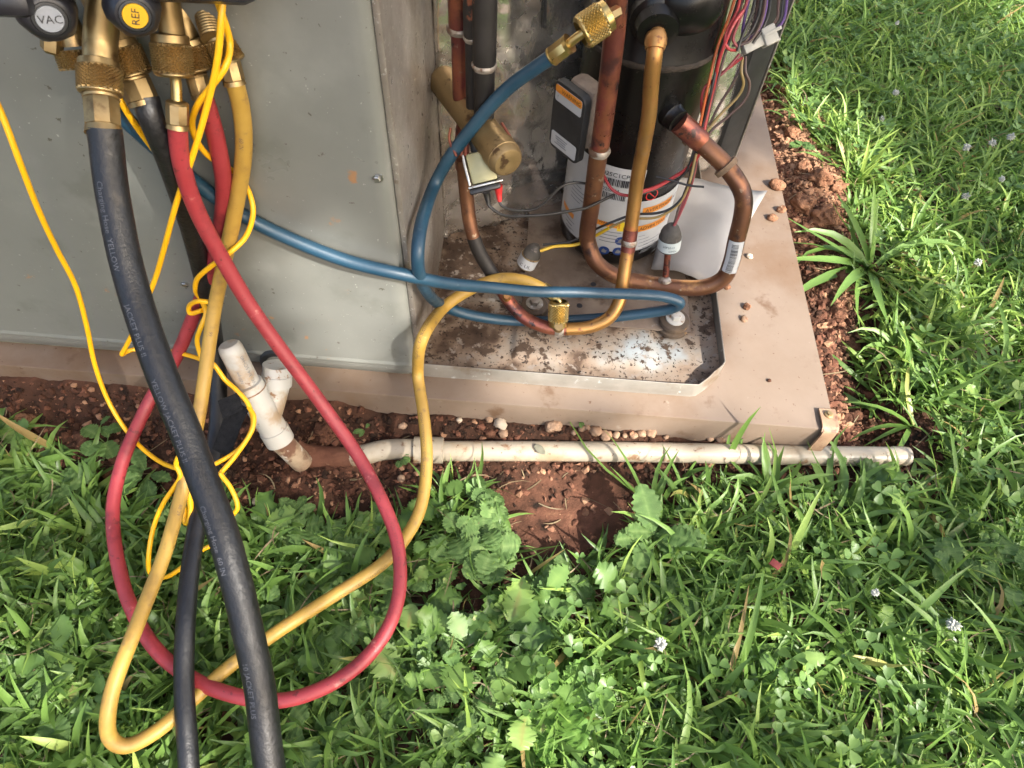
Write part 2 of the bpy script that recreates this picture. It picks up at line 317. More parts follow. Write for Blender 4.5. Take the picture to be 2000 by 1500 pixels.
M['petal'] = pm('petal', [(.3, (.60, .60, .52)), (.7, (.70, .70, .63))], [((.40, .30, .18), 300, .62, .72)], rough=.6, trans=.3)
M['dead'] = pm('dead', [(.3, (.16, .10, .06)), (.7, (.27, .18, .10))], scale=60, rough=.85, bump=.4, bscale=100, bdist=.002)
M['dry_leaf'] = pm('dry_leaf', [(.3, (.16, .15, .10)), (.7, (.25, .24, .17))], scale=60, rough=.8)
M['red_bit'] = pm('red_bit', [(.3, (.28, .045, .035)), (.7, (.36, .07, .05))], scale=60, rough=.5)
M['bark'] = pm('bark', [(.3, (.07, .05, .035)), (.7, (.14, .10, .07))], scale=10, rough=.9, bump=.8, bscale=20, bdist=.02)

# ------------------------------------------------------------------ ground
GRASS_EDGE = [(-700, 800), (-100, 845), (0, 862), (70, 890), (130, 935), (215, 985), (300, 985), (360, 1000), (430, 1010), (500, 1005), (570, 1020), (640, 1040), (690, 1060), (760, 1030),
              (840, 980), (900, 945), (950, 985), (962, 1085), (1000, 1150), (1060, 1140), (1130, 1120), (1215, 1095), (1272, 1020), (1340, 965), (1480, 980), (1640, 985), (1800, 960),
              (1850, 890), (1800, 810), (1728, 770), (1712, 700), (1722, 620), (1690, 545), (1690, 480), (1645, 440), (1680, 400), (1610, 320), (1548, 240), (1518, 170), (1495, 90), (1490, -60), (1480, -700),
              (6000, -700), (6000, 4000), (-4000, 4000), (-4000, 700)]
PADX, PADY0, PADZ = .43, .492, .068
def g_height(x, y):
    p = proj(np.stack([x, y, np.zeros_like(x)], -1)); vis = y > -.6
    def blob(cx, cy, sx, sy, h):
        return h*np.exp(-(((p[..., 0]-cx)/sx)**2+((p[..., 1]-cy)/sy)**2))*vis
    z = blob(1695, 720, 50, 120, -.050)+blob(1590, 380, 60, 60, .040)+blob(1545, 250, 35, 70, .026)+blob(1740, 855, 70, 30, -.02)
    z += blob(250, 760, 330, 45, .026)+blob(640, 800, 80, 40, .022)+blob(560, 950, 90, 40, .012)+blob(1100, 990, 110, 60, -.006)+blob(700, 885, 60, 22, .012)
    z += blob(820, 845, 120, 18, .006)+.023*np.exp(-((PADY0-y)/.022)**2)*(x < .30)*(x > -1.4)
    n1 = np.array([mnoise.fractal(Vector((a*9, b*9, 2.2)), 1, 2, 4) for a, b in zip(x.ravel(), y.ravel())]).reshape(x.shape)
    return z+n1*.008, p
def axis(lo, hi, st, far):
    c = np.arange(lo, hi+st/2, st); g = []; s = st; v = hi
    while v < far: s *= 1.35; v += s; g.append(v)
    k = []; s = st; v = lo
    while v > -far: s *= 1.35; v -= s; k.append(v)
    return np.array(k[::-1]+list(c)+g)
gx, gy = axis(-.85, 1.2, .007, 90), axis(-.15, 1.8, .007, 90)
GX, GY = np.meshgrid(gx, gy)
near = (np.abs(GX) < 2.5) & (np.abs(GY) < 3)
GZ = np.zeros_like(GX); GP = np.full(GX.shape+(2,), 9e4)
zz, pp = g_height(GX[near], GY[near]); GZ[near] = zz; GP[near] = pp
micro = np.array([mnoise.fractal(Vector((a*60, b*60, 5.)), 1, 2, 3) for a, b in zip(GX[near], GY[near])])
rough_amt = np.where(inpoly(pp, [(960, 905), (1250, 905), (1230, 1060), (1060, 1100), (960, 1000)]), .0016, .0060)
GZ[near] += micro*rough_amt
def soil_tone(p, base_noise):
    t = np.full(p.shape[:-1], .32)
    def blob(cx, cy, sx, sy, h): return h*np.exp(-(((p[..., 0]-cx)/sx)**2+((p[..., 1]-cy)/sy)**2))
    t += blob(1110, 990, 130, 75, .33)+blob(1590, 360, 110, 120, .62)+blob(1540, 210, 60, 110, .55)+blob(1640, 640, 45, 150, .35)+blob(690, 890, 90, 40, .32)+blob(650, 780, 110, 40, .25)
    t += blob(1660, 830, 50, 60, .35)+blob(560, 950, 90, 60, .14)+blob(330, 770, 200, 25, .15)-blob(800, 840, 280, 30, .12)-blob(330, 900, 150, 60, .2)
    return np.clip(t+base_noise*.28, 0, 1)
tone = np.full(GX.shape, .25); tone[near] = soil_tone(pp, micro)
nx, ny = len(gx), len(gy)
V = np.stack([GX, GY, GZ], -1).reshape(-1, 3)
idx = np.arange(nx*ny).reshape(ny, nx)
Fq = np.stack([idx[:-1, :-1], idx[:-1, 1:], idx[1:, 1:], idx[1:, :-1]], -1).reshape(-1, 4)
me = bpy.data.meshes.new('ground'); me.from_pydata(V.tolist(), [], Fq.tolist())
me.polygons.foreach_set('use_smooth', [True]*len(me.polygons)); me.materials.append(M['soil'])
a = me.attributes.new('soil', 'FLOAT', 'POINT'); a.data.foreach_set('value', tone.ravel().astype(np.float32))
g = bpy.data.objects.new('ground', me); COL.objects.link(g); tag(g, 'bare red brown soil showing between the pad and the grass', kind='structure')
from bisect import bisect_left
def gz(x, y):
    i = np.clip(np.searchsorted(gx, x)-1, 0, nx-2); j = np.clip(np.searchsorted(gy, y)-1, 0, ny-2)
    u = (x-gx[i])/(gx[i+1]-gx[i]); v = (y-gy[j])/(gy[j+1]-gy[j])
    return (GZ[j, i]*(1-u)+GZ[j, i+1]*u)*(1-v)+(GZ[j+1, i]*(1-u)+GZ[j+1, i+1]*u)*v
def G(px, py):
    p = AZ(px, py, 0.0)
    for _ in range(4): p = AZ(px, py, float(gz(p[0], p[1])))
    return p

# ------------------------------------------------------------------ pad and cabinet
pad = obj('equipment_pad', box((-1.45, PADY0, -.06), (PADX, 1.75, PADZ), .0022, 2), M['pad'])
tag(pad, 'tan dirt-stained equipment pad carrying the grey cabinet', 'equipment pad')
CABL, CABR, PFY, CTOP = -1.30, -.131, .523, 1.08
cab = thing('air_conditioner_cabinet', 'grey green air conditioner cabinet with its corner opened, standing on the tan pad', 'air conditioner', (-.5, .9, PADZ))
# front panel: sheet with rolled right edge, bead line and returned flange
fp = []
xs = [CABL, -1.0, -.7, -.4, -.2, -.150, -.142, -.1375, -.1345, -.133, -.133]
ys = [0, 0, 0, 0, 0, 0, .0008, .0028, .0065, .012, .022]
zs = list(np.concatenate([[.076, .079], np.linspace(.0925, .1055, 9), np.linspace(.13, CTOP, 10)]))
Vp = []; 
for z_ in zs:
    bead = .0022*math.exp(-((z_-.099)/.0028)**2)-(.004 if z_ < .0775 else 0)
    for x_, y_ in zip(xs, ys): Vp.append((x_, PFY+y_-(bead if x_ < -.1395 else 0), z_+ .006*max(0, (-.13-x_))))
nxp = len(xs); Fp = [(j*nxp+i, j*nxp+i+1, (j+1)*nxp+i+1, (j+1)*nxp+i) for j in range(len(zs)-1) for i in range(nxp-1)]
front = obj('front_panel', (np.array(Vp), Fp), M['paint'], cab, sharp=60)
sm = front.modifiers.new('thick', 'SOLIDIFY'); sm.thickness = .0016; sm.offset = 1
obj('panel_marking', text_plane('COIL', AY(192, 668, PFY-.0012), (1, 0, .012), (0, 0, 1), .0135), pm('emboss', [(.3, (.33, .34, .30)), (.7, (.36, .37, .33))], rough=.3), cab, smooth=False)
obj('base_rail', box((CABL, PFY+.006, PADZ+.0005), (CABR-.001, PFY+.05, .0748), .001), M['rail'], cab)
obj('side_partition', box((-.1315, PFY+.008, .0775), (-.1255, .80, CTOP-.012), .0012), M['dust_metal'], cab)
obj('rear_body', box((CABL+.002, .90, PADZ+.001), (-.1335, 1.6, CTOP-.004), .004), M['paint'], cab)
obj('left_panel', box((CABL-.003, PFY+.004, PADZ+.001), (CABL-.0005, 1.598, CTOP-.004), .001), M['paint'], cab)
obj('condenser_section', box((-.125, 1.08, PADZ+.001), (.29, 1.59, CTOP-.006), .004), M['galv'], cab)
obj('top_cover', box((CABL-.012, PFY-.012, CTOP), (-.119, 1.615, CTOP+.03), .006), M['paint'], cab)
# foil faced wall, slightly creased sheet
A0, A1 = np.array([-.124, .785]), np.array([.338, 1.022]); wn = unit([-(A1-A0)[1], (A1-A0)[0]])
Vw = []; nu, nv = 90, 150
for j in range(nv):
    for i in range(nu):
        q = A0+(A1-A0)*i/(nu-1); z_ = .0775+(CTOP-.012-.0775)*j/(nv-1)
        k = .0055*mnoise.fractal(Vector((i*.07, j*.045, 1.)), 1, 2, 3)+.0055*(1-abs(mnoise.noise(Vector((i*.10+j*.03, j*.05-i*.02, 7.)))))**7+.0030*(1-abs(mnoise.noise(Vector((i*.05, j*.22+i*.05, 3.)))))**8
        Vw.append((q[0]-wn[0]*k, q[1]-wn[1]*k, z_))
Fw = [(j*nu+i, j*nu+i+1, (j+1)*nu+i+1, (j+1)*nu+i) for j in range(nv-1) for i in range(nu-1)]
fw = obj('foil_insulation_wall', (np.array(Vw), Fw), M['foil'], cab, sharp=None)
t_ = fw.modifiers.new('thick', 'SOLIDIFY'); t_.thickness = .012; t_.offset = -1
dirw = np.array([*unit(A1-A0), 0]); nrm = np.array([*(-wn), 0])
def wp(s, off, z): return np.array([*(A0+(A1-A0)*s), z])+nrm*off
obj('corner_gasket', obox(wp(1.0, .006, (.092+CTOP-.02)/2)-dirw*.019, dirw, nrm, (0, 0, 1), .040, .020, CTOP-.02-.092, .007), M['gasket'], cab)
obj('corner_edge', obox(wp(1.0, .001, (.092+CTOP-.02)/2)+dirw*.0035, dirw, nrm, (0, 0, 1), .0028, .028, CTOP-.02-.092, .0006), M['galv'], cab)
# scrim lines and black sealant drips on the foil
drip = [(1062, 0, .016, .002), (1098, 25, .006, .004)]
for i, (a_, b_, r1, r2) in enumerate([((1066, -10), (1063, 52), .0016, .0028), ((1060, -5), (1059, 20), .0012, .0012)]):
    P = []
    for q in (a_, ((a_[0]+b_[0])/2, (a_[1]+b_[1])/2), b_):
        r_ = ray(*q); t0 = np.dot(np.array([*A0, 0])+nrm*.006-CP, nrm)/np.dot(r_, nrm); P.append(CP+r_*t0)
    obj('sealant_drip', tube(catmull(P, 5), np.linspace(r1, r2, 11), 8), M['gasket'], cab)
def screw(px, py, parent, y=PFY, r=.0058, mat='screw'):
    c = AY(px, py, y); ax = np.array([0, -1.0, 0])
    o = obj('screw', join([lathe([(0, r), (.0008, r*.98), (.0012, r*.72)], c+ax*(-.0002), ax, 20), lathe([(.001, r*.66), (.0036, r*.66), (.0042, r*.52)], c, ax, 6)]), M[mat], parent)
for q in [(737, 347), (362, 553), (138, 122), (363, 688), (768, 718)]: screw(*q, cab, PFY-(.0005 if q[1] < 700 else -.0045))
# base pan: floor with pressed plateau, lip with cut and bent front right corner
PX0, PX1, PY0, PY1, FZ, LZ = -.128, .281, .5285, 1.0, .0765, .0945
ch = .038
def pan_h(x, y):
    s = lambda v: np.clip(v, 0, 1)**2*(3-2*np.clip(v, 0, 1))
    pl = s((x+.012)/.014)*s((.20-x)/.02)*s((y-.556)/.014)*s((.655-y)/.02)*.0065
    pl = np.maximum(pl, s((x-.03)/.02)*s((.25-x)/.02)*s((y-.70)/.02)*s((.95-y)/.02)*.006)
    ed = .006*np.exp(-(y-PY0)/.006)+.008*np.exp(-(PX1-x)/.007)
    return FZ+pl+ed
xi, yi = np.linspace(PX0, PX1-.0015, 200), np.linspace(PY0+.0015, PY1, 200); XX, YY = np.meshgrid(xi, yi)
lim = PX1-.0015-np.clip(PY0+ch-YY, 0, ch)*(.036/ch)
XX = PX0+(XX-PX0)*(lim-PX0)/(PX1-.0015-PX0)
ZZ = pan_h(XX, YY)+.0009*np.array([mnoise.fractal(Vector((a*30, b*30, 1.)), 1, 2, 3) for a, b in zip(XX.ravel(), YY.ravel())]).reshape(XX.shape)
ii = np.arange(200*200).reshape(200, 200)
pf = obj('base_pan', (np.stack([XX, YY, ZZ], -1).reshape(-1, 3), np.stack([ii[:-1, :-1], ii[:-1, 1:], ii[1:, 1:], ii[1:, :-1]], -1).reshape(-1, 4).tolist()), M['pan'], cab, sharp=None)
pxy = proj(np.stack([XX, YY, ZZ], -1).reshape(-1, 3)); nzp = np.array([mnoise.fractal(Vector((a*26, b*26, 4.)), 1, 2, 5) for a, b in zip(XX.ravel(), YY.ravel())])
def pb(cx, cy, sx_, sy_, h): return h*np.exp(-(((pxy[:, 0]-cx)/sx_)**2+((pxy[:, 1]-cy)/sy_)**2))
stn = .40+pb(1260, 690, 120, 36, .55)+pb(1040, 680, 50, 26, .24)+pb(1000, 590, 60, 25, .2)-pb(900, 660, 110, 40, .12)-pb(1110, 690, 40, 40, .15)-pb(900, 500, 80, 60, .25)-pb(1360, 700, 40, 40, .12)-pb(1060, 560, 120, 40, .14)+.34*nzp
at_ = pf.data.attributes.new('stain', 'FLOAT', 'POINT'); at_.data.foreach_set('value', np.clip(stn, 0, 1).astype(np.float32))
path = [(PX0-.006, PY0), (-.02, PY0+.0005), (.10, PY0-.0003), (.20, PY0+.0004), (.238, PY0+.0005), (.245, PY0+.002), (.258, PY0+.013), (.266, PY0+.0215), (.2785, PY0+.034), (PX1, PY0+ch), (PX1, .60), (PX1+.001, .72), (PX1, .86), (PX1, PY1)]
top = [LZ, LZ-.001, LZ+.0008, LZ-.0005, LZ+.0005, LZ-.001, LZ+.0015, LZ+.004, LZ+.0035, LZ+.0075, LZ+.007, LZ+.006, LZ+.006, LZ+.006]
Vl = []; Pp = np.array(path); Tn = np.gradient(Pp, axis=0); Tn /= np.linalg.norm(Tn, axis=1)[:, None]; On = np.stack([Tn[:, 1], -Tn[:, 0]], 1)
for i in range(len(path)):
    for off, zz_ in ((.002, PADZ+.0008), (.0007, PADZ+.004), (.0006, top[i]-.0006), (0, top[i]), (-.0011, top[i]-.0004), (-.0013, FZ-.004)):
        Vl.append((*(Pp[i]+On[i]*off), zz_))
Fl = [(i*6+k, i*6+k+1, (i+1)*6+k+1, (i+1)*6+k) for i in range(len(path)-1) for k in range(5)]
obj('pan_lip', (np.array(Vl), [f[::-1] for f in Fl]), M['galv'], pf, sharp=50)
gr = lathe([(0, .024), (.004, .026), (.009, .0255), (.012, .023), (.0121, .017), (0, .0165)], AY(548, 704, PFY+.001)-np.array([0, -.002, 0]), (0, -1, .15), 32, caps=False)
obj('drain_grommet', gr, M['gasket'], cab)

# ------------------------------------------------------------------ compressor
CC = np.array([.131, .812]); CR = .0795
comp = thing('compressor', 'tall black cylindrical compressor with a white warning label around its base', 'compressor', (CC[0], CC[1], FZ))
prof = [(.084, .055), (.086, .066), (.092, .073), (.102, CR), (.40, CR), (.404, CR+.001), (.409, CR+.0015), (.414, CR+.001), (.418, CR-.001), (.47, CR-.004), (.50, CR-.008), (.525, CR-.018), (.545, CR-.036), (.555, .02), (.556, .001)]
obj('shell', lathe([(a, b) for a, b in prof], (CC[0], CC[1], 0), (0, 0, 1), 72), M['shell'], comp)
obj('weld_seam', lathe([(.4045, CR+.0005), (.4065, CR+.0024), (.409, CR+.0030), (.4115, CR+.0024), (.4135, CR)], (CC[0], CC[1], 0), (0, 0, 1), 72, lambda a, t: 1+.006*np.sin(a*37)*np.sin(a*11+t*900), caps=False), M['shell_dusty'], comp)
def cyl(ang, z, r): return np.array([CC[0]+r*math.cos(ang), CC[1]+r*math.sin(ang), z])
def on_shell(px, py, r=CR):            # point of the shell seen at that place
    d = ray(px, py); o = CP[:2]-CC; a = d[0]**2+d[1]**2; b = 2*(o[0]*d[0]+o[1]*d[1]); c = o@o-r*r; h = b*b-4*a*c
    t = (-b-math.sqrt(max(h, 0)))/(2*a); p = CP+d*t; an_ = math.atan2(p[1]-CC[1], p[0]-CC[0]); return (an_-2*math.pi if an_ > .8 else an_), p[2]
# raised dome boss at upper right
def band(a0, a1, z0, z1, r, n=40, fz=None):
    V = []; 
    for i in range(n+1):
        a = a0+(a1-a0)*i/n; zt = z1 if fz is None else fz(a)
        V += [cyl(a, z0, r), cyl(a, zt, r)]
    return np.array(V), [(2*i, 2*i+2, 2*i+3, 2*i+1) for i in range(n)]
aL, _ = on_shell(1101, 360); aM, zM = on_shell(1190, 322); _, zB = on_shell(1190, 490); aR = rad(-12)
aL = aL-.25
aS, _ = on_shell(1242, 420)
zmid = on_shell(1262, 392)[1]
lb = obj('warning_label', join([band(aL, aS, zB, zM, CR+.0006), band(aS, aR, zB, zmid, CR+.0006)]), M['label'], comp)
rr_ = CR+.0011
def ctext(s, a, z, h): 
    V, Fc = text2d(s); return np.array([cyl(a+v[0]*h/CR, z+v[1]*h, rr_) for v in V]), Fc
def crect(a, z, wdt, hgt, r=None): return band(a, a+wdt/CR, z, z+hgt, r or rr_, max(2, int(wdt/.004)))
ink = []; grey = []; orange = []; blue = []; yel = []; redp = []; rnd = random.Random(3)
def bars(a, z, wd, hg, out):
    x = 0
    while x < wd: 
        k = rnd.choice([.0006, .0009, .0015]); out.append(crect(a+x/CR, z, k, hg)); x += k+rnd.choice([.0006, .001, .0014])
a1, z1 = on_shell(1178, 337); ink.append(ctext('025C1CPA', a1, z1, .0092)); bars(a1, z1-.0145, .040, .0115, ink)
ink.append(ctext('1020AM', a1, z1-.0245, .0080)); bars(a1, z1-.0365, .036, .010, ink)
a2, z2 = on_shell(1178, 430)
for (sa, sz, txt) in [(1262, 410, 'AVERTISSEMENT'), (1250, 445, 'ADVERTENCIA')]:
    p, q = on_shell(sa-8, sz+5); orange.append(crect(p, q-.003, .052, .0115)); ink.append(ctext('\u25B2 '+txt if False else txt, p+.05, q-.0002, .0085))
for (sa, sz) in [(1103, 395), (1165, 432)]:
    p, q = on_shell(sa, sz); orange.append(crect(p, q-.003, .034, .0085))
p, q = on_shell(1168, 430); ink.append(ctext('WARNING', p+.02, q-.0012, .006))
for k in range(3):
    a3, z3 = on_shell([1120, 1175, 1258][k], [352, 440, 464][k])
    for j in range([5, 4, 4][k]): grey.append(crect(a3+rnd.uniform(0, .01), z3-.0062*j-(.008 if k else 0), rnd.uniform(.020, .034), .0014))
for j in range(14):
    a3, z3 = on_shell(1108+30*(j % 2), 420+j*4); grey.append(crect(a3, z3, rnd.uniform(.008, .02), .0011))
for j in range(12):
    a3, z3 = on_shell(1246+26*(j % 2), 462+j*3.2); grey.append(crect(a3, z3, rnd.uniform(.008, .018), .0011))
for j in range(5):
    a3, z3 = on_shell(1105, 300+j*14); grey.append(crect(a3, z3, rnd.uniform(.01, .02), .0016))
for j in range(6):
    a3, z3 = on_shell(1106, 408+j*9); grey.append(crect(a3, z3, rnd.uniform(.012, .026), .0013))
p, q = on_shell(1207, 438); yel.append(crect(p, q-.012, .014, .017))
for (sa, sz) in [(1180, 488), (1207, 490), (1212, 470)]:
    p, q = on_shell(sa, sz); V = [cyl(p, q, rr_)]+[cyl(p+.0078*math.cos(t)/CR, q+.0078*math.sin(t), rr_) for t in np.linspace(0, 2*math.pi, 25)]
    blue.append((np.array(V), [(0, i, i+1) for i in range(1, 25)])); 
    V = [cyl(p+.001*x_/CR*4, q+.001*y_*4, rr_+.0004) for x_, y_ in [(-1, -.8), (.6, -1), (1, .4), (.2, .5), (-.2, 1.1), (-.8, .4)]]; grey.append((np.array(V), [tuple(range(6))]))
p, q = on_shell(1273, 380); ring = []
for t in np.linspace(0, 2*math.pi, 33): ring += [cyl(p+.009*math.cos(t)/CR, q+.009*math.sin(t), rr_), cyl(p+.0075*math.cos(t)/CR, q+.0075*math.sin(t), rr_)]
redp.append((np.array(ring), [(2*i, 2*i+2, 2*i+3, 2*i+1) for i in range(32)]))
redp.append((np.array([cyl(p-.006/CR, q+.005, rr_), cyl(p-.005/CR, q+.006, rr_), cyl(p+.006/CR, q-.005, rr_), cyl(p+.005/CR, q-.006, rr_)]), [(0, 1, 2, 3)]))
for nm, L_, m_ in [('printed_text', ink, 'ink'), ('fine_print', grey, 'ink_grey'), ('orange_stripe', orange, 'ink_orange'), ('blue_symbol', blue, 'ink_blue'), ('yellow_symbol', yel, 'ink_yellow'), ('red_symbol', redp, 'ink_red')]:
    if nm == 'printed_text': L_ = [(v+np.array([0, 0, 0])+0.0003*np.c_[(v[:, :2]-CC)/CR, np.zeros(len(v))], f) for v, f in L_]
    if nm in ('printed_text', 'fine_print'): obj(nm, join(L_), M[m_], lb, smooth=False)['kind'] = 'stuff'
    elif nm == 'red_symbol': obj(nm, join(L_), M[m_], lb, smooth=False)
    else:
        for q_ in L_: obj(nm, q_, M[m_], lb, smooth=False)
# discharge boss and suction boss
sp = np.array(AY(1279, 50, .735)); sdirn = unit([.03, -1, -.18])
sp0 = np.array([CC[0]-.010, CC[1]-CR+.012, sp[2]+.004])
obj('discharge_boss', lathe([(-.012, .030), (.006, .029), (.009, .026), (.010, .024), (.022, .0215), (.0235, .016)], sp0, sdirn, 32), M['shell'], comp)
ssa, ssz = on_shell(1312, 225); sup = cyl(ssa, ssz, CR); sudir = unit([.62, -.78, -.10])
obj('suction_boss', lathe([(-.02, .0165), (.002, .0160), (.004, .0145), (.013, .0142), (.014, .012)], sup, sudir, 28), M['shell'], comp)
obj('dome_bulge', (lump(3, .08, 3)[0]*np.array([.040, .030, .035])+cyl(on_shell(1350, 20)[0], on_shell(1350, 20)[1], CR-.018), lump(3, .08, 3)[1]), M['shell'], comp, sharp=None)
# terminal box
tb = AY(1112, 238, .735); tn = unit([-.50, -.80, .0]); tx = unit(np.cross([0, 0, 1], tn))*1.0; tx = unit([.67, -.74, 0]); tz = np.array([0, 0, 1.0])
tn = unit(np.cross(tx, tz)); tn = tn if tn[1] < 0 else -tn
def rplate(c, w_, h_, th, rc, n=6):
    pts = []
    for sx_, sy_, a0 in ((1, 1, 0), (-1, 1, 90), (-1, -1, 180), (1, -1, 270)):
        for k in range(n+1):
            a = rad(a0+90*k/n); pts.append((sx_*(w_/2-rc)+rc*math.cos(a), sy_*(h_/2-rc)+rc*math.sin(a)))
    m = len(pts); V = [c+tx*x*f_+tz*y*f_+tn*d_ for f_, d_ in ((1, -th/2), (1, th/2-th*.12), (.985, th/2)) for x, y in pts]
    Fc = [(r_*m+i, r_*m+(i+1) % m, (r_+1)*m+(i+1) % m, (r_+1)*m+i) for r_ in range(2) for i in range(m)]+[tuple(range(2*m, 3*m)), tuple(range(m-1, -1, -1))]
    return np.array(V), Fc
tbx = obj('terminal_cover', rplate(tb, .054, .092, .010, .009), M['gasket'], comp)
obj('foam_gasket', obox(tb-tn*.018+tz*.010+tx*.006, tx, tz, tn, .044, .080, .026, .008), M['foam'], comp)
f0 = tb+tn*.0053
def quad(c, w_, h_): return rplate(c, w_, h_, .0002, min(.003, h_*.3))
obj('warning_sticker', quad(f0+tz*.031+tn*.0003, .046, .021), M['label'], tbx)
obj('warning_band', quad(f0+tz*.0365+tn*.0007, .046, .0095), M['ink_orange'], tbx)
obj('warning_text', join([text_plane('WARNING', f0+tz*.0340-tx*.012+tn*.001, tx, tz, .0068), text_plane('!', f0+tz*.0245-tx*.018+tn*.001, tx, tz, .0065)]), M['ink'], tbx, smooth=False)
obj('lower_sticker', quad(f0-tz*.031+tn*.0003, .046, .020), M['label'], tbx)
obj('lower_print', join([quad(f0-tz*(.0255+.0032*k)+tx*(-.004-.001*(k % 2))+tn*.0008, .022-.003*(k % 3), .0013) for k in range(4)]), M['ink_grey'], tbx)
# feet: rubber grommets with sleeves
def foot(px, py, s=1.0):
    c = AZ(px, py, pan_h(*AZ(px, py, FZ+.004)[:2])+.001)
    fo = obj('rubber_foot', lathe([(0, .021*s), (.003, .023*s), (.008, .023*s), (.0095, .017*s), (.012, .017*s), (.0135, .021*s), (.019, .0205*s), (.021, .016*s)], c, (0, 0, 1), 32), M['rubber_brown'], comp)
    obj('foot_bolt', join([lathe([(.0205, .0135*s), (.023, .0135*s), (.0235, .012*s)], c, (0, 0, 1), 24), lathe([(.0236, .008*s), (.030, .008*s), (.031, .006*s)], c, (0, 0, 1), 6)]), M['pvc_white'] if px > 1200 else M['galv'], fo)
foot(1312, 640); foot(1042, 612, .9)
mp_ = obj('mount_plate', box((CC[0]-.128, CC[1]-.188, FZ+.0072), (CC[0]+.112, CC[1]+.07, FZ+.0100), .001), M['plate'], comp)
for hx, hy in [(.005, .675), (.012, .655), (.085, .657), (.105, .70), (.20, .66), (.215, .69)]:
    obj('plate_hole', lathe([(0, .0042), (.0004, .0042)], (hx, hy, FZ+.0101), (0, 0, 1), 18), M['ink'], mp_)

# ------------------------------------------------------------------ copper pipework
def clampx(p, lim=-.112):
    if p[1] > PFY and p[0] < lim: d = (p-CP); p = CP+d*(lim/d[0])
    return p
SR = .0112
vx, vy = AY(1172, 225, .70)[0], .70
suct = thing('suction_pipe', 'thick brown copper suction pipe looping from the compressor around to the right', 'copper pipe', (vx, vy, FZ))
vtop = [np.array([vx-.004, vy, z]) for z in (1.0, .80, .62, .52)]
vmid = [np.array([vx+.001, vy, .46]), np.array([vx+.005, vy, .37])]
vlow = [np.array([vx+.006, vy, .30]), np.array([vx+.008, vy, .22])]
obj('red_riser', tube(catmull(vtop+vmid+[np.array([vx+.006, vy, .325])], 6), SR, 24), M['copper_red'], suct)
jp = np.array([vx+.006, vy, .322]); obj('brazed_joint', lathe([(-.006, SR+.0012), (-.003, SR+.0020), (0, SR+.0022), (.003, SR+.0008)], jp, (0, 0, 1), 28, lambda a, t: 1+.02*np.sin(5*a+t*300)), M['solder'], suct)
loop = [np.array([vx+.006, vy, .33]), vlow[0], np.array([vx+.008, vy, .24]), np.array([vx+.009, vy, .19]), D(1150, 478, .952), D(1166, 514, .965), D(1205, 540, .975), D(1260, 552, .978), D(1320, 561, .972), D(1375, 561, .962),
        D(1412, 544, .948), D(1428, 512, .93), D(1438, 470, .905), D(1450, 420, .88), D(1452, 385, .865), D(1440, 355, .855), D(1415, 322, .850), D(1380, 288, .846), D(1345, 255, .845), sup+sudir*.010]
LP = catmull(loop, 8)
lo_ = obj('brown_loop', tube(LP, SR, 24), M['copper_brown'], suct)
e0 = sup+sudir*.012; e1 = D(1368, 276, .846)
obj('red_sleeve', tube(catmull([e0, e0*.5+e1*.5, e1], 4), [SR+.0022]*8+[SR+.0018], 24), M['copper_red'], suct)
for q, dd in [((1352, 262), .845), ((1419, 327), .850)]:
    i = int(np.argmin(np.linalg.norm(LP-D(*q, dd), axis=1))); T = LP[i]-LP[i-1]
    obj('clamp_band', lathe([(-.0035, SR+.0035), (-.003, SR+.0042), (.003, SR+.0042), (.0035, SR+.0035)], LP[i], T, 28), M['dead'], suct)
i0 = int(np.argmin(np.linalg.norm(LP-D(1422, 525, .938), axis=1))); i1 = int(np.argmin(np.linalg.norm(LP-D(1440, 462, .902), axis=1)))
ph = facing(LP, (i0+i1)//2); T_, N_, B_ = frames(LP)
def patch(P, i0, i1, ph, wid, r, n=10):
    T, N, B = frames(P); V = []
    for i in range(i0, i1+1):
        for k in range(n+1):
            a = ph+wid*(k/n-.5); V.append(P[i]+r*(math.cos(a)*N[i]+math.sin(a)*B[i]))
    m = n+1; return np.array(V), [(a*m+k, a*m+k+1, (a+1)*m+k+1, (a+1)*m+k) for a in range(i1-i0) for k in range(n)]
st = obj('barcode_sticker', patch(LP, i0, i1, ph+.1, 1.9, SR+.0006), M['label'], suct)
fine = catmull(LP[i0-1:i1+2], 10); bl_ = []; k = 14
while k < len(fine)-20:
    s_ = rnd.choice([1, 2]); bl_.append(patch(fine, k, k+s_, facing(fine, k)+.05, .75, SR+.001, 4)); k += s_+rnd.choice([1, 2])
obj('barcode', join(bl_), M['ink'], st); 
obj('pipe_stub', tube(catmull([D(1298, 552, .972), D(1302, 520, .955), D(1305, 488, .938)], 5), .0045, 14), M['copper_red'], suct)
obj('stub_solder', lathe([(0, .009), (.003, .0085), (.006, .005)], D(1298, 549, .966), D(1302, 520, .955)-D(1298, 552, .972), 18), M['solder'], suct)

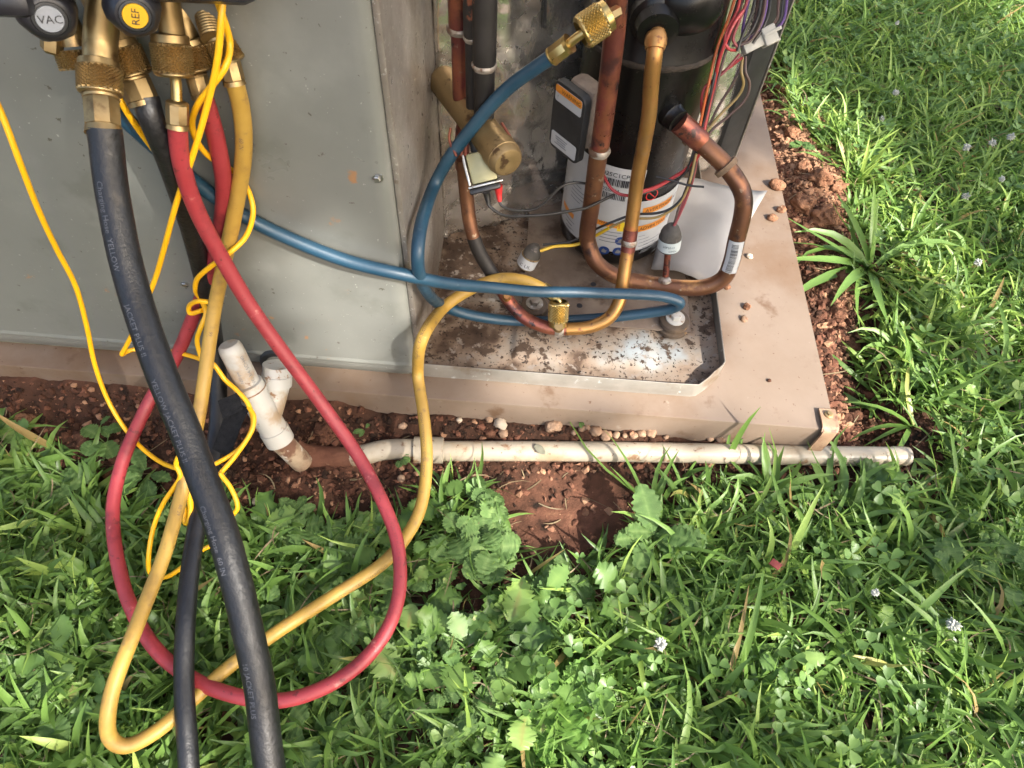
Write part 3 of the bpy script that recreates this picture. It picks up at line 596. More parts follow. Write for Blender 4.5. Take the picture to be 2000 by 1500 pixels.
DR = .0088
dis = thing('discharge_pipe', 'golden copper discharge pipe dropping from the compressor into a low U bend', 'copper pipe', (.13, .66, FZ))
dpts = [sp0+sdirn*.018, D(1281, 78, .73), D(1278, 110, .735), D(1272, 160, .757), D(1268, 220, .785), D(1258, 280, .815), D(1245, 350, .848), D(1236, 420, .88), D(1226, 490, .908), D(1217, 545, .925), D(1209, 590, .932), D(1188, 622, .938), D(1150, 639, .942), D(1105, 643, .942)]
DP = catmull(dpts, 8); obj('gold_downpipe', tube(DP, DR, 22), M['copper_gold'], dis)
def ring_at(P, q, dd, parent, r, mat='solder', L=.006, nm='brazed_joint'):
    i = int(np.argmin(np.linalg.norm(P-D(*q, dd), axis=1))); i = max(1, min(len(P)-1, i))
    obj(nm, lathe([(-L, r+.0006), (-L*.4, r+.0019), (L*.3, r+.002), (L, r+.0005)], P[i], P[i]-P[i-1], 24, lambda a, t: 1+.015*np.sin(4*a+t*400)), M[mat], parent)
ring_at(DP, (1279, 82), .731, dis, DR+.001, 'copper_gold', .008); ring_at(DP, (1219, 470), .90, dis, DR, 'solder', .004)
i = int(np.argmin(np.linalg.norm(DP-D(1231, 448, .893), axis=1))); j = int(np.argmin(np.linalg.norm(DP-D(1222, 500, .912), axis=1)))
obj('heat_marked_sleeve', tube(DP[i:j], DR+.0007, 22), M['copper_red'], dis)
up = [D(1105, 643, .942), D(1070, 640, .942), D(1030, 624, .94), D(1003, 600, .935), D(982, 570, .928), D(958, 530, .918), D(935, 490, .90), D(920, 445, .88), D(913, 400, .862), D(908, 350, .84), D(905, 310, .82)]
UP = catmull(up, 8); k = int(len(UP)*.45); k2 = int(len(UP)*.66)
obj('red_bend', tube(UP[:k+1], DR, 22), M['copper_red'], dis); obj('blackened_length', tube(UP[k:k2+1], DR+.0003, 22), M['copper_black'], dis); obj('brown_length', tube(UP[k2:], DR, 22), M['copper_brown'], dis)
tp = D(1090, 640, .938); obj('service_port', lathe([(.004, .0075), (.012, .0075), (.014, .006), (.022, .0055)], tp, unit([-.02, -.55, .8]), 18), M['brass'], dis)
obj('sensor_stub', lathe([(.005, .006), (.012, .006), (.014, .0045), (.019, .004)], D(990, 583, .93), unit([0, -.5, .85]), 16), M['copper_gold'], dis)
ring_at(UP, (1090, 643), .942, dis, DR, 'solder', .006)

# reversing valve with its pipes and solenoid
va, vb = D(862, 152, .835), D(988, 312, .755)
val = thing('reversing_valve', 'dull brass reversing valve cylinder with a domed end, mounted by the foil wall', 'valve', va*.5+vb*.5)
ax = unit(vb-va); L = np.linalg.norm(vb-va); R_ = .0185
obj('valve_body', lathe([(-.004, .001), (-.002, R_*.7), (.004, R_*.95), (.010, R_), (L-.02, R_), (L-.0195, R_+.0012), (L-.004, R_+.0012), (L-.0035, R_+.0006)], va, ax, 40), M['brass_dull'], val)
obj('end_cap', lathe([(L-.0034, R_+.0005), (L+.002, R_), (L+.006, R_*.86), (L+.0075, R_*.55), (L+.0072, R_*.3), (L+.0065, .001)], va, ax, 40), M['brass_dull'], val)
def vpipe(name, pts, r, mat, joint=None, jm='solder'):
    P = catmull(pts, 6); obj(name, tube(P, r, 20), M[mat], val)
    if joint is not None: obj('brazed_joint', lathe([(-.004, r+.0006), (-.0015, r+.0020), (.001, r+.0022), (.003, r+.0008)], joint, P[-1]-P[0], 24, lambda a, t: 1+.03*np.sin(4*a+t*400)), M[jm], val)
pz = lambda q, d: D(*q, d)
b1 = va+ax*L*.36; b2 = va+ax*L*.55; b3 = va+ax*L*.80
tl = lambda b, z, dx=0., dy=0.: np.array([b[0]+dx, b[1]+dy, z])
b1 = D(900, 215, .805); b2 = D(925, 228, .79); b3 = D(945, 235, .775)
vpipe('red_pipe', [b1-np.array([0, 0, .01]), tl(b1, .40), tl(b1, .455)], .0088, 'copper_red'); vpipe('red_pipe', [tl(b1, .45), tl(b1, .6), tl(b1, .95)], .0108, 'copper_red', tl(b1, .452))
vpipe('black_pipe', [b2-np.array([0, 0, .01]), tl(b2, .40), tl(b2, .455)], .0085, 'copper_black', tl(b2, .455)); vpipe('black_pipe', [tl(b2, .455), tl(b2, .6), tl(b2, .95)], .0102, 'copper_black')
vpipe('scorched_pipe', [b3-np.array([0, 0, .012]), tl(b3, .38), tl(b3, .435)], .0112, 'copper_black', tl(b3, .435)); vpipe('scorched_pipe', [tl(b3, .435), tl(b3, .6), tl(b3, .95)], .0122, 'copper_black')
vpipe('lower_pipe', [D(908, 225, .80), D(903, 270, .82), D(903, 330, .84)], .0086, 'copper_red')
for qs in [[(880, 250), (878, 275), (892, 305)], [(980, 240), (1000, 275), (1003, 300)]]:
    vpipe('capillary_tube', [D(q[0], q[1], .775) for q in qs], .0016, 'copper_red')
# solenoid
sc = D(944, 338, .79); sax = unit(D(935, 300, .785)-sc); obx = unit([1, .15, .12]); oby = unit(np.cross(sax, obx))
obx = unit(np.cross(oby, sax))
sol = obj('solenoid_coil', obox(sc+sax*.006, obx, oby, sax, .030, .030, .034, .003), M['olive_metal'], val)
obj('coil_bracket', join([obox(sc-sax*.013, obx, oby, sax, .040, .034, .0025, .0008), obox(sc-obx*.0175+sax*.006, obx, oby, sax, .0025, .033, .034, .0006)]), M['screw'], sol)
obj('coil_stem', lathe([(0, .008), (.03, .008)], sc+sax*.02, sax, 18), M['gasket'], sol)
obj('coil_sticker', obox(sc-obx*.0192+sax*.008, obx, oby, sax, .0004, .022, .022), M['label'], sol)
obj('terminal_block', obox(sc-sax*.0175-obx*.002, obx, oby, sax, .036, .020, .006, .002), M['knob'], sol)
w1 = D(950, 375, .81); w2 = D(974, 365, .805)
P1 = catmull([w1, D(952, 395, .815), D(962, 408, .82), D(985, 421, .83), D(1020, 422, .85), D(1070, 419, .87), D(1125, 410, .875), D(1150, 404, .88), D(1200, 380, .885)], 6)
P2 = catmull([w2, D(975, 392, .81), D(985, 405, .815), D(1010, 411, .83), D(1045, 408, .85), D(1070, 390, .865), D(1095, 365, .875), D(1120, 357, .88), D(1160, 360, .885)], 6)
lead = thing('solenoid_leads', 'two thin black leads with push-on boots running from the solenoid to the compressor', 'wire', P1[0])
obj('black_lead', tube(P1, .0019, 10), M['wire_black'], lead); obj('black_lead', tube(P2, .0017, 10), M['wire_black'], lead)
obj('black_boot', tube(catmull([D(949, 370, .802), w1, D(954, 397, .816)], 3), [.005, .005, .0048, .0046, .004, .0035, .0025], 12), M['wire_black'], lead)
obj('red_boot', tube(catmull([D(973, 362, .80), D(974, 375, .806), D(976, 394, .811)], 3), [.005, .005, .0048, .0042, .0034, .0032, .0022], 12), M['wire_boot'], lead)

# pressure switches
def switch(base, tip, r, label, mats, txt, loc):
    t = thing('pressure_switch', label, 'pressure switch', loc, 'pressure switches'); ax = unit(tip-base); L = np.linalg.norm(tip-base)
    obj('switch_cup', lathe([(0, r*.6), (.003, r*.92), (.005, r), (L*.55, r), (L*.56, r*.96)], base, ax, 32), M[mats[0]], t)
    lb = obj('label_band', lathe([(L*.14, r+.0004), (L*.52, r+.0004)], base, ax, 32, caps=False), M[mats[1]], t)
    a_, u_, v_ = basis(ax); vdir = unit(CP-base); th = math.atan2(np.dot(vdir, v_), np.dot(vdir, u_)); pr = []
    for s_, zf, hh, off in txt:
        V, Fc = text2d(s_)
        pr.append((np.array([base+ax*(L*zf+v[1]*hh)+(r+.0008)*(math.cos(th+off+v[0]*hh/r)*u_+math.sin(th+off+v[0]*hh/r)*v_) for v in V]), Fc))
    obj('printed_text', join(pr), M['ink'], lb, smooth=False)
    obj('potted_top', lathe([(L*.56, r*.94), (L*.72, r*.9), (L*.86, r*.7), (L*.97, r*.42), (L, r*.3)], base, ax, 28, lambda a, t: 1+.05*np.sin(3*a+t*200)), M[mats[2]], t)
    return t
switch(D(1024, 522, .995), D(1048, 478, .965), .0135, 'round pressure switch with a white printed band, tilted on the pan floor', ('brass_dull', 'label', 'switch_cap'), [('C', .22, .0065, -.55), ('UL', .22, .0078, -.05)], D(1024, 522, .995))
switch(D(1305, 489, .938), D(1313, 438, .905), .0148, 'round pressure switch with a pale blue band, perched on the copper stub', ('switch_cap', 'switch_label', 'switch_cap'), [('20PS012', .34, .0045, -.5), ('OPEN', .2, .004, .05)], D(1305, 489, .938))

# ------------------------------------------------------------------ manifold and hoses
mc = D(215, -30, .46)
man = thing('gauge_manifold', 'black gauge manifold with two round knobs and brass ports, hanging before the cabinet', 'manifold', mc)
ux_ = unit(D(430, -20, .48)-D(0, -40, .45)); back = unit([.05, .55, -.2]); uz_ = unit(np.cross(ux_, back)); uy_ = unit(np.cross(uz_, ux_))
obj('body', join([obox(D(215, -72, .475), ux_, uy_, uz_, .19, .05, .040, .010), obox(D(20, -4, .46), ux_, uy_, uz_, .030, .03, .020, .006), obox(D(370, -24, .49), ux_, uy_, uz_, .05, .03, .012, .004)]), M['knob'], man)
def knob(px, py, d, rpx, label, capmat, txt, rot):
    c = D(px, py, d); ax = unit(unit(CP-c)+np.array([.0, -.05, -.35])); r = rpx*d/F
    k = obj('valve_knob', lathe([(-.034, r*.55), (-.030, r*1.0), (-.022, r*1.18), (-.010, r*1.14), (-.003, r*.98), (.0, r*.80), (.0004, r*.68), (-.0016, r*.66), (-.0016, .001)], c, ax, 64,
            lambda a, t: 1+(.05*np.clip(np.cos(a*6), -.3, 1) if t < -.004 else 0)), M['knob'], man, label=label)
    obj('cap_ring', lathe([(-.0015, r*.655), (.0006, r*.655), (.0009, r*.62), (.0009, r*.545), (-.001, r*.54)], c, ax, 48, caps=False), M['gasket'], k)
    cp = obj('cap', lathe([(-.0015, r*.53), (.0004, r*.53), (.0009, r*.51), (.0010, .001)], c, ax, 48), M[capmat], k)
    x = unit(CM[0]-ax*np.dot(CM[0], ax)); y = np.cross(ax, x); cr, sr = math.cos(rot), math.sin(rot); tx_, ty_ = cr*x+sr*y, -sr*x+cr*y
    V, _ = text2d(txt); h = r*.46; wd = V[:, 0].max()*h
    obj('cap_text', text_plane(txt, c-tx_*wd/2-ty_*h*.34+ax*.0014, tx_, ty_, h), M['ink'], cp, smooth=False)
knob(97, 37, .47, 47, 'knob with a grey cap reading VAC', 'cap_grey', 'VAC', -.22)
knob(264, 31, .475, 44, 'knob with a yellow cap reading REF', 'cap_yellow', 'REF', 1.25)
def rod(name, pts, r, mat, parent=None, n=22): return obj(name, tube(catmull(pts, 5), r, n), M[mat], parent or man)
rod('brass_port', [D(205, -10, .50), D(197, 70, .515), D(196, 122, .52)], .0118, 'brass'); rod('brass_port', [D(190, -15, .53), D(215, 40, .535), D(232, 90, .54)], .0135, 'brass')
rod('brass_port', [D(325, -10, .515), D(332, 35, .525), D(338, 82, .535)], .0092, 'brass'); rod('brass_port', [D(350, 0, .54), D(362, 50, .55), D(372, 95, .557)], .0092, 'brass')
rod('brass_port', [D(120, 30, .53), D(138, 62, .535), D(148, 90, .54)], .010, 'brass')
o_ = rod('blank_port', [D(396, 8, .545), D(407, 45, .545), D(415, 72, .545)], .0086, 'brass')
thr = []
a_, b_ = D(403, 30, .545), D(415, 72, .545)
obj('port_thread', lathe([(k*.0011, .0092 if k % 2 else .0084) for k in range(18)], a_, b_-a_, 24), M['brass'], o_)
obj('bleed_nut', lathe([(-.004, .007), (0, .0078), (.008, .0078), (.010, .006)], D(102, 76, .53), unit([-.3, -.3, -.8]), 6), M['brass'], man)
obj('third_coupling', join([knurl(D(142, 98, .545), D(152, 128, .55)-D(142, 98, .545), .014, .0135, 46, 9, .0009)]), M['brass'], man, sharp=12)

def coupling(parent, A, B, r, mat='brass', open_end=True, nm='knurled_coupling'):
    ax = unit(B-A); L = np.linalg.norm(B-A)
    k = knurl(A+ax*L*.22, ax, L*.70, r, 46, 13, .0009)
    cap = lathe([(0, r*.80), (.0008, r*.93), (L*.20, r*.95), (L*.22, r*.99)], A, ax, 40, caps=False)
    rim = lathe([(L*.92, r), (L*.95, r*.995), (L, r*.90), (L+.0004, r*.78), (L*.62, r*.74), (L*.60, .001)], A, ax, 40, caps=False)
    obj(nm, join([k, cap, rim]), M[mat], parent, sharp=14)
def ferrule(parent, A, B, r, mat='brass', hexa=True):
    ax = unit(B-A); L = np.linalg.norm(B-A)
    body = lathe([(0, r*.72), (.0008, r*.92), (L*.08, r*1.02), (L*.14, r*1.0)], A, ax, 32, caps=True)
    mid = lathe([(L*.14, r*.98), (L*.17, r*1.03), (L*.80, r*1.03), (L*.83, r*.97)], A, ax, 8 if hexa else 32)
    end = lathe([(L*.83, r*.99), (L*.88, r*1.0), (L*.97, r*1.03), (L, r*1.04), (L+.0002, r*.9)], A, ax, 32)
    obj('ferrule', join([body, mid, end]), M[mat], parent)
def hose(name, label, pts, r, mat, n=20, per=8):
    P = catmull([clampx(D(*p)) if len(p) == 3 and not isinstance(p, np.ndarray) else p for p in pts], per)
    sd_ = pts[1][0]; P = P+np.array([[mnoise.noise(Vector((k*.09, sd_, c_*7.3)))*.0013*min(1, k/12, (len(P)-1-k)/12) for c_ in range(3)] for k in range(len(P))])
    t = thing(name, label, 'hose', P[len(P)//2]); obj('rubber_hose', tube(P, r, n), M[mat], t); return t, P
# heavy black vacuum hose nearest the viewer
bh, BP = hose('vacuum_hose', 'thick black hose with white lettering crossing in front of the other hoses', [(203, 250, .517), (208, 290, .522), (218, 380, .530), (238, 480, .537), (262, 570, .543), (290, 655, .546), (325, 750, .548),
        (365, 850, .55), (405, 955, .55), (440, 1060, .548), (468, 1160, .547), (490, 1260, .548), (508, 1360, .55), (523, 1460, .552), (536, 1560, .556), (552, 1700, .575), (575, 1880, .62), (610, 2080, .70)], .0120, 'hose_black', 28)
coupling(bh, D(193, 118, .517), D(196, 186, .52), .0150); ferrule(bh, D(197, 184, .518), D(203, 262, .519), .0124)
mk = []
L_ = np.concatenate([[0], np.cumsum(np.linalg.norm(np.diff(BP, axis=0), axis=1))])
for s_, q in [('Charging Hose  YELLOW', (214, 350)), ('JACKET PLUS II', (268, 590)), ('YELLOW JACKET PLUS II', (315, 730)), ('Charging Hose  60 IN', (398, 985)), ('10 JACKET PLUS', (488, 1280))]:
    i = int(np.argmin(np.linalg.norm(proj(BP)-np.array(q)-np.array([12, 0]), axis=1))); mk.append(text_tube(s_, BP, .0120, L_[i], .0064, facing(BP, i)+.66, 1))
obj('printed_lettering', join(mk), M['ink_white'], bh, smooth=False)['kind'] = 'stuff'
# second black hose
b2h, B2 = hose('vacuum_hose', 'black hose behind the yellow hose, running down into the grass', [(285, 190, .555), (300, 240, .565), (335, 330, .61), (365, 420, .672), (392, 520, .745), (412, 620, .80), (426, 730, .835), (425, 830, .84),
        (408, 930, .815), (385, 1030, .785), (370, 1130, .755), (362, 1230, .73), (360, 1330, .715), (363, 1430, .70), (372, 1530, .69), (390, 1650, .70), (420, 1800, .72)], .0100, 'hose_black', 24)
coupling(b2h, D(228, 78, .538), D(262, 150, .552), .0148); ferrule(b2h, D(258, 148, .548), D(283, 205, .558), .0118)
# red hose: both ends at the manifold
rh, RP = hose('charging_hose', 'red hose hanging in one wide loop that rests in the grass', [(346, 240, .560), (352, 310, .59), (373, 380, .625), (412, 468, .665), (478, 580, .715), (556, 692, .76), (636, 800, .80), (703, 895, .815), (750, 985, .805), (777, 1065, .79), (780, 1150, .772), (756, 1230, .752),
        (700, 1300, .736), (620, 1350, .726), (540, 1368, .722), (450, 1355, .725), (372, 1325, .735), (304, 1268, .75), (254, 1180, .775), (226, 1080, .80), (222, 985, .825), (243, 890, .845), (288, 790, .86), (338, 710, .85), (378, 620, .81), (410, 535, .755), (430, 450, .71), (437, 370, .662), (426, 290, .618), (406, 215, .585), (398, 190, .572)], .0077, 'hose_red', 20)
coupling(rh, D(331, 66, .532), D(341, 150, .545), .0147); rod('bent_stem', [D(339, 130, .545), D(344, 165, .548), D(346, 205, .553)], .0042, 'brass_bright', rh, 16); ferrule(rh, D(346, 196, .552), D(347, 252, .562), .0084)
coupling(rh, D(362, 75, .548), D(384, 138, .562), .0140, 'brass'); ferrule(rh, D(381, 140, .558), D(396, 192, .57), .0086)
Lr = np.concatenate([[0], np.cumsum(np.linalg.norm(np.diff(RP, axis=0), axis=1))]); mk = []
for s_, q, ph_ in [('YELLOW JACKET PLUS II  60 IN', (740, 1000), 0), ('JACKET CHARGING HOSE  4000 PSI', (779, 1180), .5)]:
    i = int(np.argmin(np.linalg.norm(proj(RP)-np.array(q), axis=1))); mk.append(text_tube(s_, RP, .0077, Lr[i], .0050, facing(RP, i)+ph_, 1))
obj('printed_lettering', join(mk), M['wire_maroon'], rh, smooth=False)['kind'] = 'stuff'
# yellow hose
yh, YP = hose('charging_hose', 'dusty yellow hose bent sharply in the grass and rising to the low copper bend', [(456, 150, .565), (470, 210, .592), (477, 270, .618), (472, 340, .648), (458, 420, .682), (440, 500, .715), (420, 600, .752), (402, 720, .772), (384, 830, .778), (358, 955, .772), (322, 1080, .745), (276, 1200, .712), (232, 1310, .685),
        (211, 1390, .677), (214, 1440, .682), (248, 1457, .692), (310, 1425, .703), (375, 1368, .724), (450, 1300, .747), (540, 1235, .768), (640, 1172, .788), (740, 1106, .808), (792, 1050, .827), (822, 985, .845), (834, 900, .862), (826, 800, .875), (816, 725, .885), (826, 660, .893), (866, 602, .900), (920, 564, .906), (975, 545, .91), (1025, 548, .912), (1066, 566, .914)], .0075, 'hose_yellow', 20)
coupling(yh, D(422, 62, .553), D(450, 122, .566), .0128); ferrule(yh, D(444, 112, .556), D(459, 166, .568), .0088)
Ly = np.concatenate([[0], np.cumsum(np.linalg.norm(np.diff(YP, axis=0), axis=1))]); mk = []
for s_, q, ph_ in [('JACKET PLUS II CHARGING HOSE', (826, 930), -.5), ('YELLOW JACKET  CHARGING', (640, 1172), .7), ('60 IN', (478, 262), .3), ('99', (412, 640), 0), ('88 29', (352, 980), -.3), ('YELLOW CHARGING HOSE PLUS II 800', (822, 690), -.4)]:
    i = int(np.argmin(np.linalg.norm(proj(YP)-np.array(q), axis=1))); mk.append(text_tube(s_, YP, .0075, Ly[i], .0055, facing(YP, i)+ph_, 1))
obj('printed_lettering', join(mk), M['dead'], yh, smooth=False)['kind'] = 'stuff'
ferrule(yh, D(1058, 561, .914), D(1086, 580, .918), .0085, 'brass_bright'); rod('bent_stem', [D(1080, 577, .917), D(1092, 588, .917), D(1092, 606, .922)], .0042, 'brass_bright', yh, 16)
coupling(yh, D(1089, 638, .93), D(1092, 588, .916), .0130, 'brass_bright')
# blue hose
blh, BLP = hose('charging_hose', 'blue hose crossing the cabinet and coiling once inside the open compartment', [(180, 150, .555), (235, 222, .585), (330, 310, .630), (400, 370, .668), (480, 424, .702), (560, 463, .722), (680, 508, .743), (795, 538, .760), (880, 554, .80), (960, 563, .845), (1050, 570, .88), (1150, 572, .898), (1240, 574, .908), (1300, 580, .915), (1328, 592, .922),
        (1300, 606, .94), (1220, 617, .955), (1120, 624, .965), (1020, 626, .96), (930, 618, .94), (865, 598, .91), (828, 560, .875), (816, 505, .845), (823, 440, .825), (845, 370, .805), (880, 305, .785), (930, 238, .755), (990, 175, .725), (1050, 130, .695), (1082, 108, .68)], .0072, 'hose_blue', 20)
ferrule(blh, D(1075, 113, .684), D(1113, 84, .668), .0092, 'brass_bright'); rod('bent_stem', [D(1104, 92, .672), D(1126, 74, .663), D(1146, 60, .657)], .0045, 'brass_bright', blh, 16)
coupling(blh, D(1190, 28, .652), D(1134, 66, .656), .0155, 'brass_bright')
obj('port_valve', lathe([(0, .006), (.020, .006)], D(1206, 22, .668), D(1170, 42, .656)-D(1206, 22, .668), 6), M['brass'], suct)

# thin yellow cords
def cord(label, pts, r=.0027):
    P = catmull([D(*p) for p in pts], 7); o = obj('sensor_cord', tube(P, r, 12), M['cord']); tag(o, label, 'cord', 'thin yellow sensor cords'); return P
cord('thin yellow cord entering at the left edge and falling to the hose tangle', [(-40, 140, .55), (0, 215, .57), (40, 320, .60), (75, 410, .645), (110, 485, .69), (148, 560, .74), (170, 640, .785), (186, 715, .82), (215, 790, .85), (258, 855, .86), (305, 897, .85), (350, 916, .82), (395, 915, .805), (432, 900, .80), (472, 872, .80), (494, 830, .80), (485, 790, .80), (462, 762, .80), (440, 742, .80), (420, 715, .79), (402, 700, .785)])
cord('thin yellow cord hanging straight from the manifold to a sharp kink by the panel foot', [(436, -30, .505), (432, 40, .515), (424, 120, .535), (405, 205, .56), (376, 305, .59), (345, 395, .635), (322, 480, .68), (303, 545, .72), (280, 600, .76), (264, 640, .79), (247, 675, .82), (238, 692, .83), (252, 685, .84), (280, 680, .845), (320, 684, .845), (360, 692, .84), (395, 704, .82), (410, 725, .81)])
cord('thin yellow cord spiralling around the yellow hose below its brass ferrule', [(420, -10, .52), (436, 35, .525), (449, 85, .54), (440, 130, .542), (412, 170, .552), (386, 205, .566), (375, 240, .585), (384, 275, .60), (408, 305, .625), (440, 325, .65), (468, 345, .665), (488, 380, .68), (494, 420, .69), (478, 465, .70), (440, 500, .70), (408, 523, .715), (385, 545, .74), (382, 568, .765), (394, 588, .775), (402, 612, .775), (392, 640, .78), (385, 665, .79), (392, 695, .80), (400, 712, .80)])
cord('thin yellow cord slanting from behind the brass coupling to the red hose', [(226, 170, .555), (240, 205, .562), (270, 252, .585), (308, 302, .615), (345, 350, .645), (375, 390, .67)])
cord('thin yellow cord looped around the yellow hose above the grass', [(430, 925, .795), (460, 890, .795), (490, 845, .792), (496, 815, .795), (486, 795, .80)])
cord('thin yellow cord ringing the yellow hose then dropping left into the grass', [(362, 886, .755), (349, 892, .757), (344, 908, .763), (352, 930, .768), (340, 952, .775), (318, 985, .785), (300, 1030, .795), (291, 1080, .80), (293, 1118, .81), (320, 1128, .815), (350, 1112, .81), (385, 1080, .805), (420, 1062, .80)])
cord('thin yellow cord end dangling between the black and yellow hoses', [(430, 925, .79), (452, 955, .79), (464, 990, .795), (450, 1010, .80)])
cord('short yellow cord loop hanging beside the lettering on the yellow hose', [(366, 940, .775), (372, 985, .785), (370, 1015, .79), (362, 1020, .795), (360, 990, .79)], .0032)
kn = []
P = catmull([D(418, 592, .748), D(388, 588, .752), D(370, 597, .775), (D(372, 612, .785)), D(395, 606, .775)], 6)
o = obj('sensor_cord', tube(P, .0027, 12), M['cord']); tag(o, 'thin yellow cord ring wrapped over the red hose beside the panel screw', 'cord', 'thin yellow sensor cords')

# black strap
vs = thing('hook_and_loop_strap', 'black fabric strap end hanging beside the white drain fitting', 'strap', D(462, 800, .80))
def ribbon(pts, wdir, wd, th):
    P = catmull(pts, 5); V = []
    for p in P:
        n_ = unit(np.cross(wdir, P[-1]-P[0])); V += [p-wdir*wd/2-n_*th/2, p+wdir*wd/2-n_*th/2, p+wdir*wd/2+n_*th/2, p-wdir*wd/2+n_*th/2]
    m = len(P); Fc = [(4*i+k, 4*i+(k+1) % 4, 4*i+4+(k+1) % 4, 4*i+4+k) for i in range(m-1) for k in range(4)]+[(3, 2, 1, 0), (4*m-4, 4*m-3, 4*m-2, 4*m-1)]
    return np.array(V), Fc
wd_ = unit(D(490, 800, .8)-D(455, 775, .8))
obj('strap_flap', ribbon([D(430, 800, .79), D(455, 790, .795), D(470, 782, .80)], unit(D(478, 800, .80)-D(468, 765, .80)), .021, .0025), M['velcro'], vs)
obj('strap_tail', ribbon([D(470, 790, .802), D(456, 820, .805), D(445, 850, .81), D(432, 885, .81)], unit(D(480, 810, .8)-D(440, 790, .8)), .022, .0025), M['velcro'], vs)

# ------------------------------------------------------------------ wiring harness
wh = thing('wiring_harness', 'bundle of coloured wires drooping beside the compressor from a white plug', 'wiring', D(1480, 90, .80))
def wire(col, pts, r=.0017): return obj('%s_wire' % col, tube(catmull([D(*p) for p in pts], 6), r, 9), M['wire_'+col], wh)
junction = [(1400, 160, .80), (1380, 215, .82), (1372, 250, .835)]
wire('orange', [(1446, -40, .76), (1425, 30, .77), (1402, 90, .785), (1385, 160, .80), (1370, 230, .825), (1362, 275, .84)])
wire('black', [(1455, -40, .76), (1432, 30, .77), (1408, 95, .785), (1392, 165, .80), (1374, 240, .83), (1364, 290, .845)])
wire('brown', [(1462, -40, .765), (1440, 35, .772), (1415, 110, .79), (1396, 180, .81), (1378, 250, .835)])
wire('red', [(1450, -30, .755), (1440, 20, .76), (1422, 55, .765), (1416, 80, .77), (1424, 96, .775), (1438, 98, .78)])
wire('red', [(1452, 20, .757), (1434, 45, .76), (1420, 75, .768), (1404, 120, .785), (1392, 180, .81), (1378, 240, .83), (1366, 300, .85), (1340, 330, .87), (1300, 355, .885), (1255, 375, .885), (1225, 382, .885), (1198, 372, .885), (1180, 345, .885), (1165, 300, .89)], .0020)
wire('red', [(1450, 112, .79), (1420, 135, .80), (1395, 155, .805), (1376, 172, .81), (1370, 200, .82), (1372, 240, .835)])
wire('maroon', [(1445, 105, .79), (1415, 140, .80), (1385, 165, .808), (1380, 200, .82), (1374, 250, .84)])
wire('purple', [(1472, -40, .765), (1460, 10, .768), (1452, 50, .775), (1448, 90, .78)]); wire('purple', [(1500, -40, .77), (1495, 20, .77), (1480, 60, .775), (1455, 82, .78)])
wire('black', [(1480, -40, .76), (1470, 20, .765), (1450, 70, .772), (1440, 100, .778)]); wire('black', [(1490, -40, .762), (1482, 25, .765), (1465, 65, .77), (1440, 85, .776)])
wire('brown', [(1498, -40, .766), (1490, 30, .768), (1470, 75, .775), (1445, 88, .779)]); wire('brown', [(1484, -40, .768), (1476, 30, .77), (1458, 78, .777), (1430, 90, .78)])
wire('black', [(1505, -40, .77), (1502, 20, .772), (1490, 55, .776), (1470, 85, .78)]); wire('maroon', [(1466, -40, .758), (1458, 5, .76), (1442, 45, .766), (1432, 75, .772), (1440, 92, .777)])
wire('purple', [(1540, -40, .80), (1536, 10, .80), (1530, 40, .80), (1516, 58, .80)]); wire('black', [(1532, -40, .80), (1528, 10, .80), (1524, 38, .80), (1512, 55, .80)]); wire('brown', [(1524, -40, .80), (1520, 10, .80), (1518, 35, .80), (1508, 52, .80)])
wire('olive', [(1450, 112, .795), (1448, 140, .80), (1452, 165, .81), (1440, 190, .82), (1410, 220, .83), (1385, 250, .84), (1360, 280, .85)]); wire('brown', [(1456, 110, .795), (1456, 140, .80), (1464, 165, .81), (1455, 195, .82), (1425, 225, .83), (1390, 255, .84), (1370, 290, .85)])
wire('brown', [(1452, 118, .80), (1430, 165, .815), (1405, 205, .83), (1385, 245, .84)])
wire('red', [(1366, 265, .845), (1350, 320, .865), (1318, 345, .88), (1280, 366, .885), (1245, 376, .885)], .0024); wire('black', [(1362, 270, .845), (1340, 335, .87), (1300, 362, .885), (1255, 378, .888)])
wire('maroon', [(1366, 280, .85), (1356, 340, .87), (1340, 390, .885), (1322, 430, .90), (1314, 445, .905)]); wire('maroon', [(1362, 285, .85), (1350, 345, .872), (1334, 395, .888), (1318, 440, .905)]); wire('brown', [(1358, 290, .852), (1346, 350, .874), (1328, 400, .89), (1316, 440, .905)])
wire('black', [(1362, 290, .85), (1350, 350, .87), (1325, 395, .885), (1290, 415, .895), (1235, 420, .905), (1180, 440, .915), (1150, 455, .95), (1115, 472, .965), (1060, 478, .965)]); 
wire('olive', [(1360, 300, .85), (1342, 370, .875), (1318, 405, .89), (1280, 425, .90), (1230, 428, .908), (1190, 445, .918)]); wire('yellow', [(1190, 445, .918), (1160, 462, .95), (1125, 478, .965), (1085, 481, .967), (1055, 490, .967)], .0023)
wire('black', [(1282, 345, .872), (1310, 352, .87), (1345, 362, .868), (1375, 365, .865)], .0014)
cx_ = unit(D(1525, 60, .79)-D(1450, 98, .79)); cy_ = unit(np.cross(unit(CP-D(1488, 78, .79)), cx_)); cz_ = np.cross(cx_, cy_)
cc = D(1470, 86, .785)
plug = obj('plug_connector', join([obox(cc, cx_, cy_, cz_, .026, .0135, .011, .0015), obox(D(1500, 70, .783), cx_, cy_, cz_, .017, .020, .014, .002), obox(D(1508, 62, .778), cx_, cy_, cz_, .022, .004, .006, .001), obox(D(1512, 82, .785), cx_, cy_, cz_, .014, .003, .006, .001)]), M['nylon'], wh)

